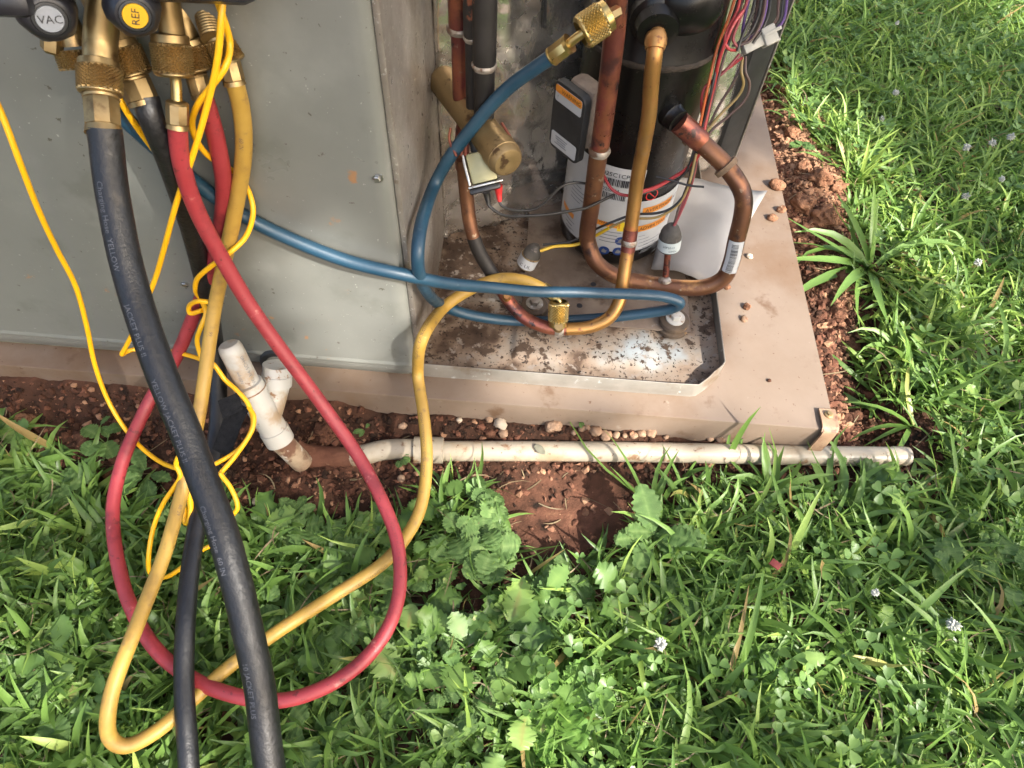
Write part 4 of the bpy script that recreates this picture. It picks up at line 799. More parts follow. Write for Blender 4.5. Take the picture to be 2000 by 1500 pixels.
# ------------------------------------------------------------------ PVC drain
pv = thing('drain_pipe', 'white PVC condensate drain with a wye fitting and a long pipe along the pad', 'pipe', G(800, 885))
PR = .0138
pa, pb = G(868, 882), G(1772, 893); pa[2] = .012; pb[2] = .010
pa, pb = AZ(866, 881, .014), AZ(1774, 891, .012); dx = unit(pb-pa)
end = [(pb-dx*.02, PR), (pb-dx*.008, PR*.99), (pb-dx*.0005, PR*.93), (pb, PR*.80)]
Pp = [pa+(pb-pa)*t for t in np.linspace(0, .965, 24)]
sag = np.array([[0, .0012*math.sin(t*5), .0015*math.sin(t*3.1)] for t in np.linspace(0, 1, 24)])
obj('long_pipe', tube(np.vstack([np.array(Pp)+sag]+[e[0] for e in end]), [PR]*24+[e[1] for e in end], 28), M['pvc'], pv)
obj('coupling', lathe([(-.020, PR), (-.0198, PR+.0042), (.019, PR+.0042), (.0195, PR+.001)], AZ(838, 879, .014), dx, 32), M['pvc'], pv)
tr = [AZ(838, 879, .014), AZ(795, 877, .014), AZ(750, 879, .013), AZ(712, 888, .009), AZ(690, 892, .004)]
obj('short_bend', tube(catmull(tr, 6), PR, 26), M['pvc'], pv)
mb = catmull([AZ(708, 888, .007), AZ(672, 893, .001), AZ(630, 893, .001), AZ(590, 888, .008), AZ(568, 876, .02)], 6)
obj('muddy_trap', tube(mb, np.linspace(PR*1.05, PR*1.18, len(mb)), 26), M['mud'], pv)
r0, r1 = AZ(590, 903, .012), D(545, 858, .875)
obj('broken_stub', tube(catmull([r0, (r0+r1)/2, r1], 5), PR*1.02, 26), M['pvc_mud'], pv)
w0, w1_, w2_ = D(548, 862, .872), D(512, 800, .845), D(482, 748, .82)
obj('wye_fitting', join([lathe([(0, PR+.001), (.001, PR+.0040), (.020, PR+.0042), (.0205, PR+.0030), (np.linalg.norm(w2_-w0)-.016, PR+.0030), (np.linalg.norm(w2_-w0)-.0155, PR+.0042), (np.linalg.norm(w2_-w0)-.001, PR+.0040), (np.linalg.norm(w2_-w0), PR+.001)], w0, w2_-w0, 32),
                         tube(catmull([w1_+(w0-w1_)*.25, D(532, 778, .86), D(540, 742, .85), D(541, 712, .842)], 5), PR+.0030, 30)]), M['pvc_white'], pv)
obj('collar_line', lathe([(-.012, PR+.0030), (-.0118, PR+.0042), (.0024, PR+.0042), (.0026, PR+.003)], D(541, 734, .848), D(541, 712, .842)-D(540, 742, .85), 32), M['pvc_white'], pv)
s0, s1 = D(498, 776, .833), D(446, 672, .79)
rp = obj('riser_pipe', tube(np.array([s0+(s1-s0)*t for t in (0, .3, .6, .9, .97, 1.0)]), [PR, PR, PR, PR, PR*.92, PR*.75], 28), M['pvc_white'], pv)
RPp = np.array([s0+(s1-s0)*t for t in np.linspace(0, 1, 20)])
obj('printed_lettering', join([text_tube('PVC 3/4 SCH40', RPp, PR, .020, .0065, facing(RPp, 8)+.5), text_tube('NSF-pw', RPp, PR, .030, .005, facing(RPp, 8)-.4)]), M['ink_grey'], rp, smooth=False)
obj('muddy_ring', lathe([(0, PR+.0046), (.0018, PR+.0046)], w2_+(w0-w2_)*.10, w0-w2_, 32, caps=False), M['strap_brown'], pv)

# pad anchor strap
an = thing('anchor_strap', 'rusty brown metal strap screwed over the pad corner and bent down its front', 'strap', AZ(1610, 820, PADZ))
q0 = AZ(1612, 800, PADZ); q0z = PADZ
sx = unit([1, 0.02, 0]); c0 = np.array([q0[0], PADY0+.018, PADZ])
pr_ = [np.array([c0[0], PADY0+.030, PADZ+.0035]), np.array([c0[0], PADY0+.004, PADZ+.0040]), np.array([c0[0]-.001, PADY0-.004, PADZ-.001]), np.array([c0[0]-.004, PADY0-.0075, PADZ-.025]), np.array([c0[0]-.007, PADY0-.009, .014])]
obj('strap_plate', ribbon(pr_[:3], sx, .022, .003), M['strap_brown'], an); obj('strap_leg', ribbon(pr_[1:], sx, .0185, .003), M['strap_brown'], an)
obj('screw', join([lathe([(0, .006), (.002, .0058), (.003, .004)], c0+np.array([0, .002, .0052]), (0, 0, 1), 20), lathe([(.0028, .0036), (.0052, .0034)], c0+np.array([0, .002, .0052]), (0, 0, 1), 6)]), M['brass_dull'], an)

# white sheet tucked behind the suction pipe
cs = [AZ(1318, 345, .112), AZ(1498, 374, .106), AZ(1392, 556, .108), AZ(1272, 524, .1035)]
Vs = []; 
for j in range(15):
    for i in range(15):
        u, v = i/14, j/14; p = (cs[0]*(1-u)+cs[1]*u)*(1-v)+(cs[3]*(1-u)+cs[2]*u)*v
        Vs.append(p+np.array([0, 0, .010*math.sin(math.pi*u)*math.sin(math.pi*v*.8)+.002*math.sin(u*7+v*5)+.0035*mnoise.fractal(Vector((u*3, v*3, 2.)), 1, 2, 3)]))
sh = obj('paper_sheet', (np.array(Vs), [(j*15+i, j*15+i+1, (j+1)*15+i+1, (j+1)*15+i) for j in range(14) for i in range(14)]), M['paper'], None, sharp=None)
m_ = sh.modifiers.new('thick', 'SOLIDIFY'); m_.thickness = .0006
tag(sh, 'off-white sheet tucked between the suction pipe and the pan edge', 'sheet')

# ------------------------------------------------------------------ stones, clods, litter
def stone(name, px, py, spx, mat, label, cat, group, z=None, flat=.7, rough=.3, seed=None):
    p = G(px, py) if z is None else AZ(px, py, z); d = np.dot(p-CP, CM[2]); s = spx*d/F/2
    rs = random.Random(int(px*7+py)); V, Fc = lump(int(px+py), rough, 2 if spx < 22 else (4 if spx > 30 else 3), 1.3)
    V = V*np.array([s, s*rs.uniform(.7, 1.0), s*flat]); a = rs.uniform(0, 6.28); c, s_ = math.cos(a), math.sin(a)
    V = V@np.array([[c, s_, 0], [-s_, c, 0], [0, 0, 1]])+p+np.array([0, 0, s*flat*.55])
    o = obj(name, (V, Fc), M[mat], None, sharp=None); return tag(o, label, cat, group)
ORD = ['leftmost', 'second', 'third', 'fourth', 'fifth', 'sixth', 'seventh', 'eighth', 'ninth', 'tenth', 'eleventh', 'twelfth', 'thirteenth', 'fourteenth', 'rightmost']
for kk, (px, py, s) in enumerate(sorted([(1081, 833, 34), (1137, 839, 17), (1147, 837, 17), (1163, 844, 24), (1182, 853, 22), (1203, 851, 16), (1220, 852, 12), (1237, 852, 17), (1252, 848, 20), (1270, 845, 26), (1354, 856, 16), (1387, 858, 15), (1405, 860, 20), (1300, 855, 12), (1120, 846, 13)])):
    stone('pebble', px, py, s, 'pebble', ORD[kk]+(' pebble' if kk in (0, 14) else ' pebble from the left')+' in the row between the pad and the long white pipe', 'pebble', 'pebbles along the pad foot')
for px, py, s, mt, lb in [(897, 822, 14, 'pebble_pale', 'small pale pebble lying alone on dark soil by the pad front'), (955, 819, 20, 'pebble', 'tan pebble topmost of the little heap at the pad front'), (978, 829, 26, 'pebble_pale', 'pale pink pebble in the little heap at the pad front'),
                          (983, 847, 22, 'pebble', 'blocky tan pebble lowest in the heap beside the white pipe'), (958, 848, 24, 'clod_dark', 'brown pebble at the left foot of the heap beside the white pipe'), (787, 833, 17, 'pebble', 'mossy pebble just left of the yellow hose by the pad'),
                          (784, 936, 16, 'pebble', 'pebble under the seedling beside the yellow hose'), (504, 980, 22, 'pebble_pale', 'pale round nut lying beside the black hose in bare soil'),
                          (1697, 738, 20, 'pebble', 'flat brown pebble in the shaded trench beside the pad')]:
    stone('pebble', px, py, s, mt, lb, 'pebble', 'loose pebbles')
for px, py, s, mt, lb in [(52, 826, 36, 'clod', 'orange clod of soil at the left edge above the grass'), (172, 866, 46, 'clod_dark', 'flat red clod between the left grass and the yellow cord'), (229, 890, 34, 'clod_dark', 'red clod tucked behind the red hose on the left'),
                          (640, 845, 46, 'clod_dark', 'dark clod beside the red hose above the muddy trap'), (1565, 333, 34, 'clod', 'orange clod on top of the mound beside the pad'), (1603, 352, 40, 'clod', 'broad orange clod in the middle of the mound'),
                          (1632, 372, 36, 'clod', 'orange clod at the grass side of the mound'), (1570, 405, 44, 'clod', 'crumbly orange clod at the foot of the mound'), (1612, 428, 50, 'clod', 'big crumbly clod above the broad grass tuft'), (1545, 260, 28, 'clod', 'small orange clod near the back of the pad edge'),
                          (1600, 250, 36, 'clod', 'orange clod among the far seedlings'), (1535, 145, 24, 'clod', 'rounded clod at the far end of the soil strip'), (1780, 378, 22, 'clod', 'small round clod out in the right grass'), (1530, 180, 34, 'clod', 'orange clod below the farthest one of the soil strip'),
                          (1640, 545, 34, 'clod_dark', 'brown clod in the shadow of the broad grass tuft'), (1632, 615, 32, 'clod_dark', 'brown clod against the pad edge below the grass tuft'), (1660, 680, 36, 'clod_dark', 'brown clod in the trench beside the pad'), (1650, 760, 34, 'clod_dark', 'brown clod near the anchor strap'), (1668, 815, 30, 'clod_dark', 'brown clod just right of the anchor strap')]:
    stone('soil_clod', px, py, s, mt, lb, 'clod', 'clods of red soil', flat=.65, rough=.55)
for px, py, s, mt, lb in [(1516, 366, 30, 'clod', 'square orange clod perched on the pad edge by the white sheet'), (1525, 412, 20, 'clod', 'small clod on the pad below the white sheet'), (1508, 428, 20, 'clod', 'brown crumb on the pad left of its twin below the sheet'), (1458, 601, 17, 'clod', 'crumb on the open pad, upper of the two'),
                          (1453, 625, 15, 'pebble', 'crumb on the open pad, lower of the two'), (1502, 744, 9, 'clod_dark', 'tiny dark crumb on the pad above the anchor strap'), (1463, 502, 14, 'pebble_pale', 'yellowish pebble on the pad beside the barcode sticker'), (1420, 562, 14, 'clod', 'flat crumb on the pad just below the copper bend')]:
    stone('soil_crumb', px, py, s, mt, lb, 'crumb', 'crumbs lying on the pad', z=PADZ)
def crumbs(n, sampler, name, label, sub=1):
    V = []; Fc = []; T = []; o = 0
    base = [lump(k, .85, sub, 2.1) for k in range(14)]
    for x, y, s, tn in sampler(n):
        v, f = base[rng.integers(14)]; q = v*s*np.array([1, rng.uniform(.5, 1), rng.uniform(.4, .9)])
        a = rng.uniform(0, 6.28); c, s_ = math.cos(a), math.sin(a); q = q@np.array([[c, s_, 0], [-s_, c, 0], [0, 0, 1]])
        V.append(q+np.array([x, y, float(gz(x, y))+s*.25])); Fc += [tuple(i+o for i in g_) for g_ in f]; o += len(v); T.append(np.full(len(v), tn))
    me = bpy.data.meshes.new(name); me.from_pydata(np.vstack(V).tolist(), [], Fc); me.materials.append(M['crumb'])
    at_ = me.attributes.new('soil', 'FLOAT', 'POINT'); at_.data.foreach_set('value', np.concatenate(T).astype(np.float32))
    o_ = bpy.data.objects.new(name, me); COL.objects.link(o_); tag(o_, label, kind='stuff')
def soil_pts(n, lo, hi, pw=2.2, zone=None):
    out = []; 
    while len(out) < n:
        x = rng.uniform(-.75, .75, 4000); y = rng.uniform(.15, 1.6, 4000); p = proj(np.stack([x, y, 0*x], -1))
        ok = ~inpoly(p, GRASS_EDGE) & ~((x < PADX+.004) & (y > PADY0-.004)) & (p[:, 1] > -60) & (p[:, 0] > -60) & (p[:, 0] < 2060)
        ok &= ~(inpoly(p, [(985, 925), (1240, 915), (1220, 1055), (1060, 1090), (975, 1000)]) & (rng.uniform(size=4000) < .88))
        if zone is not None: ok &= inpoly(p, zone)
        tn = soil_tone(p, rng.normal(size=4000)*1.1)+.03
        for i in np.where(ok)[0]: out.append((x[i], y[i], lo+(hi-lo)*rng.uniform()**pw, min(1, max(0, tn[i]))))
    return out[:n]
crumbs(11000, lambda n: soil_pts(n, .0011, .0066, 2.6), 'soil_crumbs', 'fine crumbs of red brown soil scattered over the bare ground')
MOUND = [(1500, 110), (1545, 150), (1640, 320), (1720, 420), (1700, 500), (1760, 700), (1740, 850), (1640, 870), (1560, 480), (1500, 200)]
crumbs(1050, lambda n: soil_pts(n, .0018, .0095, 3.0, MOUND), 'soil_mound_crumbs', 'crumbly orange soil heaped along the right edge of the pad', 2)
# leaf litter
def flatleaf(c, L, W, az, mat, name, label, cat, curl=.25, tilt=0., irr=.1, seed=1):
    n = 9; V = []; rs = random.Random(seed)
    for i in range(n):
        t = i/(n-1); w_ = W/2*(math.sin(math.pi*min(1, t*.95+.03))**.7)*(1+rs.uniform(-irr, irr))
        for k in (-1, -.5, 0, .5, 1): V.append((L*(t-.5), w_*k, curl*W*(k*k)*.6+curl*L*.2*math.sin(t*5)))
    V = np.array(V); c_, s_ = math.cos(az), math.sin(az); V = V@np.array([[c_, s_, 0], [-s_, c_, 0], [0, 0, 1]])+c
    o = obj(name, (V, [(i*5+k, i*5+k+1, i*5+k+6, i*5+k+5) for i in range(n-1) for k in range(4)]), M[mat], None, sharp=None)
    m = o.modifiers.new('thick', 'SOLIDIFY'); m.thickness = .0005; return tag(o, label, cat)
flatleaf(AZ(1054, 878, .030), .020, .011, -.7, 'dry_leaf', 'dead_leaf', 'small torn grey green leaf lying on the long white pipe', 'leaf', .1)
o = obj('plastic_scrap', obox(G(1490, 1126)+np.array([0, 0, .045]), (.7, -.6, .1), (.6, .7, .2), (-.1, -.1, 1), .013, .009, .003, .0008), M['red_bit']); tag(o, 'small dark red scrap lying in the clover', 'scrap')

# ------------------------------------------------------------------ grass and ground cover
def strips(base, az, el, L, W, bend, seg=5, fold=.28, twist=None, side=None):
    n = len(base); t = np.linspace(0, 1, seg+1); prof = np.array([.55, .92, 1.0, .82, .5, .04]) if seg == 5 else np.interp(t, [0, .25, .5, .8, 1], [.6, .95, 1, .6, .04])
    e = el[:, None]-bend[:, None]*t[None]**1.2; ds = L[:, None]/seg
    h = np.cumsum(np.c_[np.zeros(n), (np.cos(e)*ds)[:, :-1]], 1); z = np.cumsum(np.c_[np.zeros(n), (np.sin(e)*ds)[:, :-1]], 1)
    sw = (rng.normal(size=n)*.35)[:, None]*t[None]**1.5
    a = az[:, None]+sw; cx = base[:, 0:1]+np.cos(a)*h; cy = base[:, 1:2]+np.sin(a)*h; cz = base[:, 2:3]+z
    tw = (rng.normal(size=n)*.5 if twist is None else twist)[:, None]*(1+t[None]*.6)
    sxv = -np.sin(a)*np.cos(tw); syv = np.cos(a)*np.cos(tw); szv = np.sin(tw)*np.ones_like(a)
    w_ = W[:, None]*prof[None]/2
    Lf = np.stack([cx-sxv*w_, cy-syv*w_, cz-szv*w_], -1); Rt = np.stack([cx+sxv*w_, cy+syv*w_, cz+szv*w_], -1)
    Ct = np.stack([cx+np.sin(e)*np.cos(a)*w_*fold, cy+np.sin(e)*np.sin(a)*w_*fold, cz-np.cos(e)*w_*fold], -1)
    V = np.stack([Lf, Ct, Rt], 2).reshape(n*(seg+1)*3, 3)
    o = np.arange(n)[:, None, None]*(seg+1)*3; r = np.arange(seg)[None, :, None]*3; k = np.arange(2)[None, None, :]
    q = o+r+k; Fq = np.stack([q, q+1, q+4, q+3], -1).reshape(-1, 4)
    return V, Fq, (seg+1)*3
def stuff_mesh(name, V, Fc, tint, mat, label):
    me = bpy.data.meshes.new(name); me.vertices.add(len(V)); me.vertices.foreach_set('co', V.astype(np.float32).ravel())
    k = Fc.shape[1]; me.loops.add(Fc.size); me.loops.foreach_set('vertex_index', Fc.astype(np.int32).ravel())
    me.polygons.add(len(Fc)); me.polygons.foreach_set('loop_start', np.arange(0, Fc.size, k, dtype=np.int32)); me.polygons.foreach_set('use_smooth', np.ones(len(Fc), bool))
    at_ = me.attributes.new('tint', 'FLOAT', 'POINT'); at_.data.foreach_set('value', tint.astype(np.float32))
    me.materials.append(mat); me.update(calc_edges=True); me.validate()
    o = bpy.data.objects.new(name, me); COL.objects.link(o); return tag(o, label, kind='stuff')
KEEP_OUT = [[(1225, 1010), (1310, 1010), (1310, 960), (1225, 960)]]
def field(n, jit=14):
    """random standing places in the grass; more of them where the view is close"""
    X = []; Pz = []
    while sum(map(len, X)) < n:
        m = 6000; x = rng.uniform(-1.25, 1.75, m); y = rng.uniform(-.35, 2.35, m)
        p = proj(np.stack([x, y, 0*x], -1)); j = p+rng.normal(size=(m, 2))*jit
        ok = inpoly(j, GRASS_EDGE) & ~((x < PADX+.006) & (y > PADY0-.006))
        fr = (p[:, 0] > -80) & (p[:, 0] < 2080) & (p[:, 1] > -80) & (p[:, 1] < 1600); ok &= fr | (rng.uniform(size=m) < .35)
        X.append(np.stack([x, y], -1)[ok]); Pz.append(p[ok])
    return np.vstack(X)[:n], np.vstack(Pz)[:n]
def zone_w(p):                       # 0 left crabgrass .. per-zone weights
    left = np.clip((760-p[:, 0])/260, 0, 1); mid = np.exp(-(((p[:, 0]-860)/260)**2+((p[:, 1]-1170)/190)**2)); far = np.clip((520-p[:, 1])/260, 0, 1)
    return left, mid, far
Vs, Fs, Ts = [], [], []; off = 0
def add_strips(xy, az, el, L, W, bend, tint, seg=5, z0=None, **k):
    global off
    b = np.c_[xy, gz(xy[:, 0], xy[:, 1])-.003 if z0 is None else z0]
    V, Fq, m = strips(b, az, el, L, W, bend, seg, **k); Vs.append(V); Fs.append(Fq+off); off += len(V); Ts.append(np.repeat(tint, m))
# tufts: each plant throws several blades from one foot
xy, p = field(7800); left, mid, far = zone_w(p)
keep = rng.uniform(size=len(xy)) > mid*.62; xy, p, left, mid, far = xy[keep], p[keep], left[keep], mid[keep], far[keep]
nb = rng.integers(4, 9, len(xy)); rep = np.repeat(np.arange(len(xy)), nb); N = len(rep)
edge = 1.0
L0 = (.042+.032*rng.uniform(size=len(xy)))*(1+.15*far); W0 = .0046+.0030*left+.0026*rng.uniform(size=len(xy))-.0006*far+.0012*np.clip((p[:, 0]-1000)/300, 0, 1)*(1-far)
hue = np.clip(.34+.17*rng.normal(size=len(xy))+.14*far+.10*np.clip((p[:, 0]-1500)/400, 0, 1)+.16*np.exp(-(((p[:, 0]-1860)/230)**2+((p[:, 1]-600)/220)**2)), 0, .88)  # blades tinted lighter at right, painting in the sunlit patch there
add_strips(xy[rep]+rng.normal(size=(N, 2))*.007, rng.uniform(0, 2*math.pi, N), rng.uniform(.25, 1.25, N), L0[rep]*rng.uniform(.6, 1.35, N), W0[rep]*rng.uniform(.65, 1.3, N), rng.uniform(.2, 1.5, N),
           np.clip(hue[rep]+.08*rng.normal(size=N), 0, .9)*(1)+(rng.uniform(size=N) < .022)*.6)
# fine upright blades as filler
xy, p = field(11000); N = len(xy); left, mid, far = zone_w(p)
add_strips(xy, rng.uniform(0, 2*math.pi, N), rng.uniform(.5, 1.45, N), rng.uniform(.025, .065, N), rng.uniform(.0014, .0032, N), rng.uniform(0, 1.3, N), np.clip(.38+.2*rng.normal(size=N)+.15*far, 0, .9)+(rng.uniform(size=N) < .05)*.6, seg=4)
# a few long arching blades, mostly lower right and far right
xy, p = field(2600, 4); sel = ((p[:, 0] > 1150) & (rng.uniform(size=len(xy)) < .32)) | ((p[:, 0] < 600) & (rng.uniform(size=len(xy)) < .12)); xy = xy[sel]; N = len(xy)
add_strips(xy, rng.uniform(0, 2*math.pi, N), rng.uniform(.4, 1.2, N), rng.uniform(.08, .14, N), rng.uniform(.0055, .0095, N), rng.uniform(.5, 1.6, N), np.clip(.42+.16*rng.normal(size=N), 0, .85)+(rng.uniform(size=N) < .05)*.5, seg=5)
stuff_mesh('grass', np.vstack(Vs), np.vstack(Fs), np.clip(np.concatenate(Ts), 0, 1), M['grass'], 'green grass covering the ground in front of and beside the pad')
Vs, Fs, Ts = [], [], []; off = 0
xs_ = rng.uniform(-.8, 1.3, 5200); ys_ = rng.uniform(-.1, 1.7, 5200); okk = ~((xs_ < PADX+.02) & (ys_ > PADY0-.02)); xy = np.stack([xs_, ys_], -1)[okk]; N = len(xy); pgr = inpoly(proj(np.c_[xy, np.zeros(N)]), GRASS_EDGE)
sel = pgr | (rng.uniform(size=N) < .22); xy, pgr = xy[sel], pgr[sel]; N = len(xy)
add_strips(xy, rng.uniform(0, 6.28, N), rng.uniform(-.05, .35, N), rng.uniform(.015, .06, N), rng.uniform(.0008, .0022, N), rng.uniform(-.1, .5, N), rng.uniform(.2, .8, N), seg=4, z0=gz(xy[:, 0], xy[:, 1])+np.where(pgr, rng.uniform(.002, .028, N), .0025))
M['straw'] = pm('straw', [(0, (.10, .07, .04)), (.5, (.24, .18, .10)), (1, (.38, .31, .19))], rough=.85, attr='tint', spec=.2)
stuff_mesh('straw_litter', np.vstack(Vs), np.vstack(Fs), np.concatenate(Ts), M['straw'], 'dry brown straw and clippings lying on the soil and among the grass')
# clover and small round leaves
Vs, Fs, Ts = [], [], []
leaf = np.array([[0, 0, 0], [.45, -.36, .10], [.80, -.48, .16], [1.02, -.30, .12], [.97, 0, 0], [1.02, .30, .12], [.80, .48, .16], [.45, .36, .10], [.55, 0, -.05]])
lf = np.array([[8, 0, 1], [8, 1, 2], [8, 2, 3], [8, 3, 4], [8, 4, 5], [8, 5, 6], [8, 6, 7], [8, 7, 0]])
xy, p = field(6200); left, mid, far = zone_w(p); patchy = np.array([mnoise.noise(Vector((a*5, b*5, 3.3))) for a, b in xy])
pr = np.clip(.05+.85*np.clip(patchy, -.3, .6)+.10*mid-.25*left+.10*np.clip((p[:, 0]-1000)/500, 0, 1), 0, 1); sel = rng.uniform(size=len(xy)) < pr; xy, p = xy[sel], p[sel]; n = len(xy)
hgt = rng.uniform(.018, .055, n); size = rng.uniform(.0065, .0145, n); az = rng.uniform(0, 6.28, n); tl_ = rng.normal(size=(n, 2))*.28; tint = np.clip(.45+.2*rng.normal(size=n), 0, .89)
top_ = np.c_[xy+rng.normal(size=(n, 2))*.008, gz(xy[:, 0], xy[:, 1])+hgt]; off = 0
for k in range(3):
    a = az+k*2.094+rng.normal(size=n)*.12; up_ = rng.uniform(-.15, .45, n)
    l = leaf[None]*size[:, None, None]; x0 = l[..., 0]*np.cos(up_)[:, None]-l[..., 2]*np.sin(up_)[:, None]; z0 = l[..., 0]*np.sin(up_)[:, None]+l[..., 2]*np.cos(up_)[:, None]; y0 = l[..., 1]
    x1 = x0*np.cos(a)[:, None]-y0*np.sin(a)[:, None]; y1 = x0*np.sin(a)[:, None]+y0*np.cos(a)[:, None]
    z1 = z0+x1*tl_[:, :1]+y1*tl_[:, 1:]
    V = top_[:, None]+np.stack([x1, y1, z1], -1); Vs.append(V.reshape(-1, 3)); Fs.append((lf[None]+np.arange(n)[:, None, None]*9).reshape(-1, 3)+off); off += n*9; Ts.append(np.repeat(tint, 9))
# slender petioles as triangle slivers
foot_ = np.c_[xy, gz(xy[:, 0], xy[:, 1])-.002]; wv = np.c_[-np.sin(az), np.cos(az), 0*az]*.0007
Vs.append(np.stack([foot_-wv, foot_+wv, top_+wv, top_-wv], 1).reshape(-1, 3)); o4 = np.arange(n)[:, None]*4+off; Fs.append(np.vstack([np.hstack([o4, o4+1, o4+2]), np.hstack([o4, o4+2, o4+3])])); Ts.append(np.repeat(tint, 4))
stuff_mesh('clover', np.vstack(Vs), np.vstack(Fs), np.concatenate(Ts), M['clover'], 'three-leaved clover spread through the grass')

# ------------------------------------------------------------------ broad leaved weeds
def leafmesh(kind, seed):
    rs = random.Random(seed); n, m = 27, 7; V = []; Fc = []
    for i in range(n):
        t = i/(n-1)
        if kind == 'round': w_ = .56*max(.0, math.sin(math.pi*min(1, .06+.93*t)))**.55; ser = 1+.13*math.cos(t*math.pi*15)
        elif kind == 'lobed': w_ = .50*max(.0, math.sin(math.pi*min(1, .05+.94*t)))**.7*(1+.10*math.sin(t*9)); ser = 1+.24*math.cos(t*math.pi*11)
        elif kind == 'spoon': w_ = .27*(max(0, math.sin(math.pi*min(1, t**1.35*.97+.02)))**.75)+.02; ser = 1+.13*math.cos(t*math.pi*17)
        else: w_ = .34*max(.0, math.sin(math.pi*min(1, .04+.95*t)))**.8; ser = 1+.11*math.cos(t*math.pi*15)
        for k in range(m):
            s = (k/(m-1)-.5)*2; e_ = abs(s)**3
            x = t+.05*e_*(ser-1)*5*.4; y = w_*s*(1+(ser-1)*e_)
            z = .10*abs(s)*w_+.05*math.sin(t*2.6+seed)-.22*t*t+.025*math.sin(t*21+abs(s)*4)*abs(s)+.02*rs.uniform(-1, 1)
            if kind == 'round' and t < .12: x -= .10*abs(s)
            V.append((x, y, z))
    Fc = [(i*m+k, i*m+k+1, (i+1)*m+k+1, (i+1)*m+k) for i in range(n-1) for k in range(m-1)]
    return np.array(V), Fc
def leaf_with_veins(kind, sd_, mt):
    me = mesh('leaf', leafmesh(kind, sd_), M[mt], True, None); rs = random.Random(sd_+50); val = []
    tone_ = rs.uniform(.12, .42)
    for i in range(27):
        for k in range(7):
            s_ = abs(k/6-.5)*2; t = i/26; val.append(tone_+rs.uniform(-.06, .06)+(.30 if k == 3 else 0)+(.055 if math.cos(t*44-s_*5.5) > .55 and s_ < .9 else 0)+(.12 if s_ > .95 else 0))
    at_ = me.attributes.new('vein', 'FLOAT', 'POINT'); at_.data.foreach_set('value', np.clip(np.array(val), 0, 1).astype(np.float32)); return me
LEAVES = {k: [leaf_with_veins(k, s, mt) for s in range(4)] for k, mt in [('round', 'weed'), ('lobed', 'weed'), ('spoon', 'weed'), ('ovate', 'weed')]}
LEAVES['pale'] = [leaf_with_veins('spoon', s+9, 'weed_light') for s in range(3)]
stemv = tube(np.array([[0, 0, 0], [.35, 0, .02], [.7, 0, .01], [1, 0, 0.]]), [.02, .016, .014, .012], 6)
STEM = mesh('leaf_stalk', stemv, M['weed_stem'])
def weed(px, py, kind, n, size, label, el=(.15, .8), spread=1.0, stalk=.7, az0=None, name='leafy_weed'):
    p = G(px, py); t = thing(name, label, 'weed', p, 'broad leaved weeds'); rs = random.Random(int(px*3+py*11))
    for i in range(n):
        az = (az0 if az0 is not None else rs.uniform(0, 6.28))+(i*2.4 if az0 is None else (i-(n-1)/2)*.5)+rs.uniform(-.3, .3); e = rs.uniform(*el); s = size*rs.uniform(.75, 1.2); sl_ = size*stalk*rs.uniform(.6, 1.5)*spread
        hz, vz = sl_*math.cos(e+.35), sl_*math.sin(e+.35)+.012
        lf_ = bpy.data.objects.new('leaf', rs.choice(LEAVES[kind])); COL.objects.link(lf_); lf_.parent = t
        lf_.location = (math.cos(az)*hz, math.sin(az)*hz, vz); lf_.rotation_euler = (rs.uniform(-.35, .35), -e*.55+rs.uniform(-.1, .2), az); lf_.scale = (s, s, s)
        if stalk > .3:
            st_ = bpy.data.objects.new('leaf_stalk', STEM); COL.objects.link(st_); st_.parent = t; ln = math.hypot(hz, vz); st_.rotation_euler = (0, -math.atan2(vz, hz), az); st_.scale = (ln, .045, .045)
    return t
